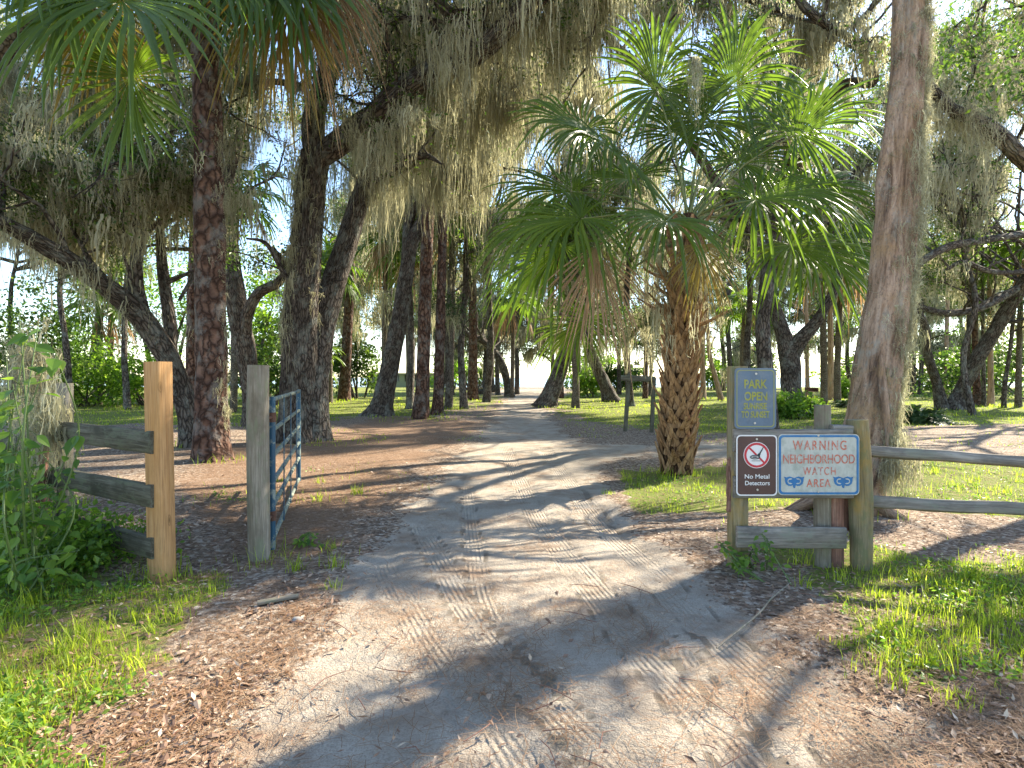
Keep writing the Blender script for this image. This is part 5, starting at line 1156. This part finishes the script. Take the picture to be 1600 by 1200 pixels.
def table(px, by, lb):
    Y = GY(by); x = sx(px, Y); t = thing('picnic_table', lb, 'table', (x, Y, 0), 'picnic tables on the lawn')
    g = Geo(); board(g, (x-.9, Y, .74), (x+.9, Y, .74), .72, .05, (0, 1, 0), 4, .002, 1); part('tabletop', g, M['darkwood'], t)
    for s_ in (-1, 1):
        g = Geo(); board(g, (x-.9, Y+s_*.65, .44), (x+.9, Y+s_*.65, .44), .25, .05, (0, 1, 0), 4, .002, 2); part('bench', g, M['darkwood'], t)
        for e in (-.6, .6):
            g = Geo(); board(g, (x+e, Y+s_*.55, 0), (x+e, Y+s_*.15, .72), .09, .05, (1, 0, 0), 3, .001, 3); part('leg', g, M['darkwood'], t)
table(1216, 628, 'dark picnic table left of the stout grey oak'); table(1012, 612, 'picnic table far away by the fan palm trunk')
Yg = GY(629); xg = sx(1268, Yg); gr_ = thing('park_grill', 'small dark park grill on a post beside the palm trunks', 'grill', (xg, Yg, 0))
g = Geo(); tube(g, [(xg, Yg, -.05), (xg, Yg, .62)], [.05, .05], 10, .2); part('post', g, M['rust'], gr_)
g = Geo(); bxg(g, xg-.3, xg+.3, Yg-.2, Yg+.2, .62, .66); bxg(g, xg-.3, xg-.28, Yg-.2, Yg+.2, .66, .86); bxg(g, xg+.28, xg+.3, Yg-.2, Yg+.2, .66, .86); bxg(g, xg-.28, xg+.28, Yg+.18, Yg+.2, .66, .86); part('fire_box', g, M['rust'], gr_, False)
# fallen tree
Yf = GY(616); ft = thing('fallen_tree', 'fallen dead tree with raised roots on the far lawn', 'fallen tree', (sx(760, Yf), Yf, 0))
g = Geo(); tube(g, [P(735, 614, Yf), P(755, 612, Yf), P(772, 606, Yf), P(778, 598, Yf)], [.28, .25, .18, .06], 12, .3, .03, seed=4); part('trunk', g, M['oak'], ft)
for a, b in ((702, 596), (712, 600), (722, 590), (728, 600), (745, 598), (765, 596)):
    g = Geo(); q = P(735, 611, Yf); e = P(a, b, Yf-.5) if a < 735 else P(a+6, b, Yf); tube(g, [q if a < 735 else P(a, 612, Yf), (q+e)/2+[0, 0, .1] if a < 735 else P(a+2, 606, Yf), e], [.12, .08, .03], 8, .2, .01, seed=a); part('root', g, M['oak'], ft)

# ------------------------------------------------------------------ ground cover
def scatter(n, seed, y0=1.9, y1=16, pxr=(-260, 1860)):
    rg = rng(seed); py = rg.uniform(HZ+CH*FX/y1, HZ+CH*FX/y0, n); Y = CH*FX/(py-HZ); px = rg.uniform(*pxr, n); X = (px-800)/FX*Y; return X, Y, rg
def blades(g, X, Y, rg, h, wd, r=None, K=4, lean=.5):
    n = len(X); az = rg.uniform(0, 6.283, n); d = np.stack([np.cos(az), np.sin(az), np.zeros(n)], 1); t = np.linspace(0, 1, K)
    ln = rg.uniform(.15, 1, n)*lean
    base = np.stack([X, Y, gz(X, Y)-.01], 1)
    Pt = base[:, None]+np.array([0, 0, 1.])*(h[:, None]*(t-.35*ln[:, None]*t**2))[..., None]+d[:, None]*(h[:, None]*ln[:, None]*t**1.8)[..., None]
    S = np.stack([-np.sin(az), np.cos(az), np.zeros(n)], 1); W = wd[:, None]*np.array([1, .85, .55, .08][:K])[None] if K == 4 else wd[:, None]*(1-t**2)[None]
    ribbons(g, Pt, S, W, np.clip(rg.normal(.4, .25, n), 0, 1) if r is None else r)
g = Geo()
X, Y, rg = scatter(150000, 901, 1.9, 14)
s_, g_, nd = zones(X, Y); clump = .5+.5*n2(X, Y, 4.5, 60); pr = g_*sm(.35, .85, clump+.2*g_); k = rg.random(len(X)) < pr*.6
X, Y = X[k], Y[k]; tall = .5+.5*n2(X, Y, 1.6, 61)
blades(g, X, Y, rg, (.035+.10*rg.random(len(X))**2*(.4+tall))*1.0, np.maximum(.0045, Y*.0009)*rg.uniform(.7, 1.4, len(X)))
# tufts of taller blades
cx, cyy, rg = scatter(1700, 902, 2, 12); s_, g_, nd = zones(cx, cyy); k = (rg.random(len(cx)) < g_*.5+.02*(1-s_)); cx, cyy = cx[k], cyy[k]
m_ = 22; X = np.repeat(cx, m_)+rg.normal(0, .04, len(cx)*m_); Y = np.repeat(cyy, m_)+rg.normal(0, .04, len(cx)*m_)
blades(g, X, Y, rg, rg.uniform(.07, .19, len(X))*np.repeat(rg.uniform(.5, 1.1, len(cx)), m_), rg.uniform(.005, .010, len(X)), lean=.9)
X, Y, rg = scatter(75000, 903, 12, 70, (-300, 1900)); s_, g_, nd = zones(X, Y); k = rg.random(len(X)) < g_*.75
X, Y = X[k], Y[k]; blades(g, X, Y, rg, .03+.05*rg.random(len(X)), Y*.0012)
# tufts round the feet of the trees and posts
bs = np.array(BASES+[(P(1057, 740, PY)[0], PY), (sx(1157), SY), (sx(1342), 4.4), (gpX, 4.6), (sx(1300), 4.4), (sx(250, 4.2), 4.2)], float); bs = bs[bs[:, 1] < 45]; q = np.repeat(bs, 110, 0); rg = rng(907)
a = rg.uniform(0, 6.283, len(q)); rr_ = (.12+np.minimum(q[:, 1], 25)*.012)*np.where(q[:, 1] < 4.9, .7, 1.25)*rg.uniform(.8, 2.2, len(q)); X = q[:, 0]+np.cos(a)*rr_; Y = q[:, 1]+np.sin(a)*rr_
k = n2(X, Y, 2.2, 55) > -.05; X, Y = X[k], Y[k]; blades(g, X, Y, rg, rg.uniform(.05, .22, len(X)), np.maximum(.006, Y*.0013), lean=.8)
tag(link('grass', g.mesh('grass', M['grass'], False)), 'green grass on the verges and lawn', 'grass', kind='stuff')
# low broadleaf weeds
g = Geo(); cx, cyy, rg = scatter(6500, 904, 2, 12); s_, g_, nd = zones(cx, cyy); k = rg.random(len(cx)) < g_*.6*sm(.3, .7, .5+.5*n2(cx, cyy, 1.3, 77)); cx, cyy = cx[k], cyy[k]
m_ = 16; C = np.stack([np.repeat(cx, m_), np.repeat(cyy, m_), np.zeros(len(cx)*m_)], 1)+rg.normal(size=(len(cx)*m_, 3))*[.06, .06, .04]; C[:, 2] = gz(C[:, 0], C[:, 1])+np.abs(C[:, 2])
D = rdir(rg, len(C)); D[:, 2] = np.abs(D[:, 2])*.4; kites(g, C, norm(D), rdir(rg, len(C), 1.6), rg.uniform(.02, .045, len(C)), rg.uniform(.012, .028, len(C)), rg.random(len(C)))
tag(link('weeds', g.mesh('weeds', M['weed'], False)), 'low leafy weeds among the grass', 'weeds', kind='stuff')
# fallen leaves
g = Geo(); X, Y, rg = scatter(60000, 905, 1.9, 15); s_, g_, nd = zones(X, Y); dn = (1-.96*s_)*(.12+.88*sm(-.15, .4, n2(X, Y, 1.6, 88)+.4*n2(X, Y, 4.6, 89)))
k = rg.random(len(X)) < dn*.6; X, Y = X[k], Y[k]; C = np.stack([X, Y, gz(X, Y)+rg.uniform(.0, .015, len(X))], 1)
D = rdir(rg, len(C)); D[:, 2] *= .25; nn = rdir(rg, len(C), 2.2); kites(g, C, norm(D), nn, rg.uniform(.012, .06, len(C)), rg.uniform(.006, .022, len(C)), np.clip(rg.normal(.5, .3, len(C)), 0, 1))
X, Y, rg = scatter(3000, 908, 1.9, 9); s_, g_, nd = zones(X, Y); k = rg.random(len(X)) < (1-.96*s_)*.5; X, Y = X[k], Y[k]; n = len(X)
az = rg.uniform(0, 6.283, n); L_ = rg.uniform(.03, .07, n); t = np.linspace(0, 1, 5); d = np.stack([np.cos(az), np.sin(az), np.zeros(n)], 1); S = np.stack([-np.sin(az), np.cos(az), rg.normal(0, .3, n)], 1)
Pt = np.stack([X, Y, gz(X, Y)+.006], 1)[:, None]+d[:, None]*(L_[:, None]*t)[..., None]; Pt[..., 2] += rg.uniform(-.02, .35, (n, 1))*L_[:, None]*np.sin(np.pi*t)[None]+rg.uniform(0, .2, (n, 1))*L_[:, None]*t
ribbons(g, Pt, norm(S), L_[:, None]*np.array([.06, .36, .44, .28, .03])[None]*rg.uniform(.6, 1.2, (n, 1)), rg.random(n)*.75, fold=np.array([0, 0, .15]))
tag(link('fallen_leaves', g.mesh('fallen_leaves', M['litter'], False)), 'dry brown fallen leaves beside the track', 'leaf litter', kind='stuff')
# pine straw
g = Geo(); X, Y, rg = scatter(130000, 906, 1.9, 11); s_, g_, nd = zones(X, Y); cl = sm(-.05, .35, n2(X, Y, 1.5, 99)+.5*n2(X, Y, 4, 98)); dn = np.maximum((nd+.3)*(.4+.6*cl)*(1-.75*s_), s_*cl*.22)
k = rg.random(len(X)) < dn; X, Y = X[k], Y[k]; az = rg.uniform(0, 6.283, len(X)); L_ = rg.uniform(.06, .17, len(X)); t = np.linspace(-.5, .5, 3)
cur = rg.normal(0, .12, len(X)); d = np.stack([np.cos(az), np.sin(az)], 1); pz = np.stack([-np.sin(az), np.cos(az)], 1)
XY = np.stack([X, Y], 1)[:, None]+d[:, None]*(L_[:, None]*t)[..., None]+pz[:, None]*(cur[:, None]*L_[:, None]*(t**2*4))[..., None]
Pt = np.concatenate([XY, (gz(XY[..., 0], XY[..., 1])+rg.uniform(.002, .018, (len(X), 1))+np.abs(t)[None]*.0)[..., None]], 2)
ribbons(g, Pt, np.concatenate([pz, np.zeros((len(X), 1))], 1), np.full((len(X), 3), .0022)*np.maximum(1, Y/4)[:, None], np.clip(rg.normal(.5, .3, len(X)), 0, 1))
tag(link('pine_needles', g.mesh('pine_needles', M['straw'], False)), 'brown pine needles scattered over the sand', 'pine needles', kind='stuff')
# twigs and stick
rg = rng(910)
for k, (a, b, lb) in enumerate([((402, 948), (466, 938), 'flat pale stick lying left of the track'),
                        ((1120, 1028), (1236, 936), 'thin bent twig lying in front of the sign stand')]):
    pa, pb = gp([a, b]); z0 = gz(np.array([pa[0]]), np.array([pa[1]]))[0]+.02; g = Geo()
    if k == 0: board(g, (*pa, z0), (*pb, z0+.005), .045, .02, (0, .3, 1) if 0 else (pb[1]-pa[1], pa[0]-pb[0], 0), 10, .004, 3)
    else: tube(g, [(*pa, z0-.01), (*(pa*.6+pb*.4+[.05, .03]), z0+.02), (*(pa*.3+pb*.7), z0+.04), (*pb, z0+.05)], [.006, .007, .006, .003], 7, .03, .001)
    o = link('stick', g.mesh('stick', M['postwood'])); tag(o, lb, 'stick')
g = Geo()
for k in range(60):
    X, Y, r2 = scatter(1, 2000+k, 2.0, 9, (250, 1500)); a = r2.uniform(0, 3.14); l = r2.uniform(.06, .28); c = np.array([X[0], Y[0]]); d = np.array([math.cos(a), math.sin(a)])*l/2; z0 = gz(X, Y)[0]+.008
    tube(g, [(*(c-d), z0), (*(c+r2.normal(0, .02, 2)), z0+.008), (*(c+d), z0)], [.002, .0025, .001], 5, .05)
tag(link('twigs', g.mesh('twigs', M['redwood'])), 'small dark twigs strewn over the sandy track', 'twigs', kind='stuff')
for (px, py, sz, lb) in ((466, 975, .038, 'pale stone lying at the left edge of the track'), (284, 1172, .03, 'half-buried pale stone at the bottom left')):
    q = gp([(px, py)])[0]; g = Geo(); tube(g, [(q[0]-sz, q[1], .0), (q[0]-sz*.5, q[1], sz*.35), (q[0]+sz*.4, q[1]+.01, sz*.3), (q[0]+sz, q[1], .0)], [sz*.25, sz*.75, sz*.7, sz*.2], 12, .012, .006, (30, 30), px)
    tag(link('stone', g.mesh('stone', M['stone'])), lb, 'stone')

# ------------------------------------------------------------------ leafy undergrowth at the left
def bigleaves(g, C, D, Nn, L, rr, rg):
    n = len(C); t = np.array([0, .18, .4, .65, .85, 1.0]); w_ = np.array([.04, .62, .78, .60, .30, .03]); D = norm(D); S = norm(np.cross(D, Nn)); U = np.cross(S, D)
    Pt = C[:, None]+D[:, None]*(L[:, None]*t)[..., None]; Pt[..., 2] -= L[:, None]*.35*t**2
    ribbons(g, Pt, S, L[:, None]*w_[None]*.85, rr, fold=-U[:, None]*.10)
def vine(label, base, tops, leafL, seed, n=14, name='leafy_vine', mat='weed', grp=None):
    rg = rng(seed); root = thing(name, label, 'vine', (base[0], base[1], 0), grp); s = Geo(); g = Geo()
    for tp in tops:
        b0 = np.array([base[0]+rg.normal(0, .05), base[1]+rg.normal(0, .05), -.02]); tp = np.array(tp, float)
        md = (b0+tp)/2+rg.normal(size=3)*.12; p, r = tube(s, [b0, md, tp], [.009, .007, .003], 6, .05)
        k = rg.integers(int(len(p)*.25), len(p), n); C = p[k]; D = rdir(rg, n, -.1); D[:, 1] -= .35; D[:, 2] *= .5
        st_ = C+norm(D)*leafL*.5
        for a, b in zip(C, st_): tube(s, [a, (a+b)/2+[0, 0, .01], b], [.003, .0025, .002], 4, .1, cap=False)
        bigleaves(g, st_, D, rdir(rg, n, 2.5)+[0, -.8, .3], leafL*rg.uniform(.5, 1.15, n), rg.random(n), rg)
    part('stem', s, M['petiole'], root); part('foliage', g, M[mat], root, False)
Yv = 3.9
vine('leafy vine with large pointed leaves climbing over the left fence corner', (sx(45, Yv), Yv), [P(px, py, Yv+dy) for px, py, dy in ((60, 505, 0), (85, 545, -.05), (30, 490, .1), (20, 600, -.1), (10, 560, 0), (70, 570, .1), (40, 530, .0))], .125, 701, 13)
vine('tangled low vine with heart leaves at the foot of the plank fence', (sx(60, 3.8), 3.8), [P(px, py, 3.8+dy) for px, py, dy in ((10, 720, 0), (40, 760, .1), (110, 700, .3), (95, 830, .2), (20, 850, 0), (125, 860, .1), (60, 700, .2), (-20, 800, 0), (70, 890, -.1))], .085, 702, 17)
vine('small leafy sprig at the foot of the sign stand', (sx(1188, 4.15), 4.15), [P(px, py, 4.15+dy) for px, py, dy in ((1180, 850, 0), (1200, 845, .05), (1170, 870, 0), (1215, 860, .1), (1190, 835, 0), (1155, 890, -.05))], .05, 704, 26, 'leafy_weed')
vine('leafy weed at the foot of the blue gate', (sx(480, 4.9), 4.9), [P(px, py, 4.9+dy) for px, py, dy in ((470, 845, 0), (490, 840, .05), (500, 850, 0), (480, 835, .1))], .05, 705, 20, 'leafy_weed')
for k, (px, py, rx, h, n, mt, lb) in enumerate([(-40, 880, .55, .75, 60, 'weed', 'dense green undergrowth at the far left under the fence'), (60, 900, .4, .4, 46, 'weed', 'low leafy undergrowth in front of the fence corner'), (150, 880, .35, .28, 34, 'weed', 'low weeds below the bottom fence plank'),
                                   (0, 800, .4, .8, 50, 'weed', 'tall weeds growing through the older fence run'), (-190, 830, .8, 1.7, 80, 'weed', 'leafy bush at the left edge behind the vine')]):
    q = gp([(px, py)])[0]; bush('undergrowth', lb, 'undergrowth', q, rx, rx*.8, h, n*2, .055, .035, mt, 720+k, 'undergrowth by the left fence', 8, 16, 26)
# moss draped on the fence corner
g = Geo(); rg = rng(740); C = np.array([P(45, 560, 5.2)])+rg.normal(size=(60, 3))*[.10, .08, .15]; moss_at(g, C, rg, 8, 1.1, .04, .012, 9)
C = np.array([P(70, 640, 4.8)])+rg.normal(size=(40, 3))*[.09, .06, .12]; moss_at(g, C, rg, 8, 1.0, .04, .011, 9)
tag(link('moss_clump', g.mesh('moss_clump', M['moss'], False)), 'grey moss draped over the left fence corner post', 'moss')
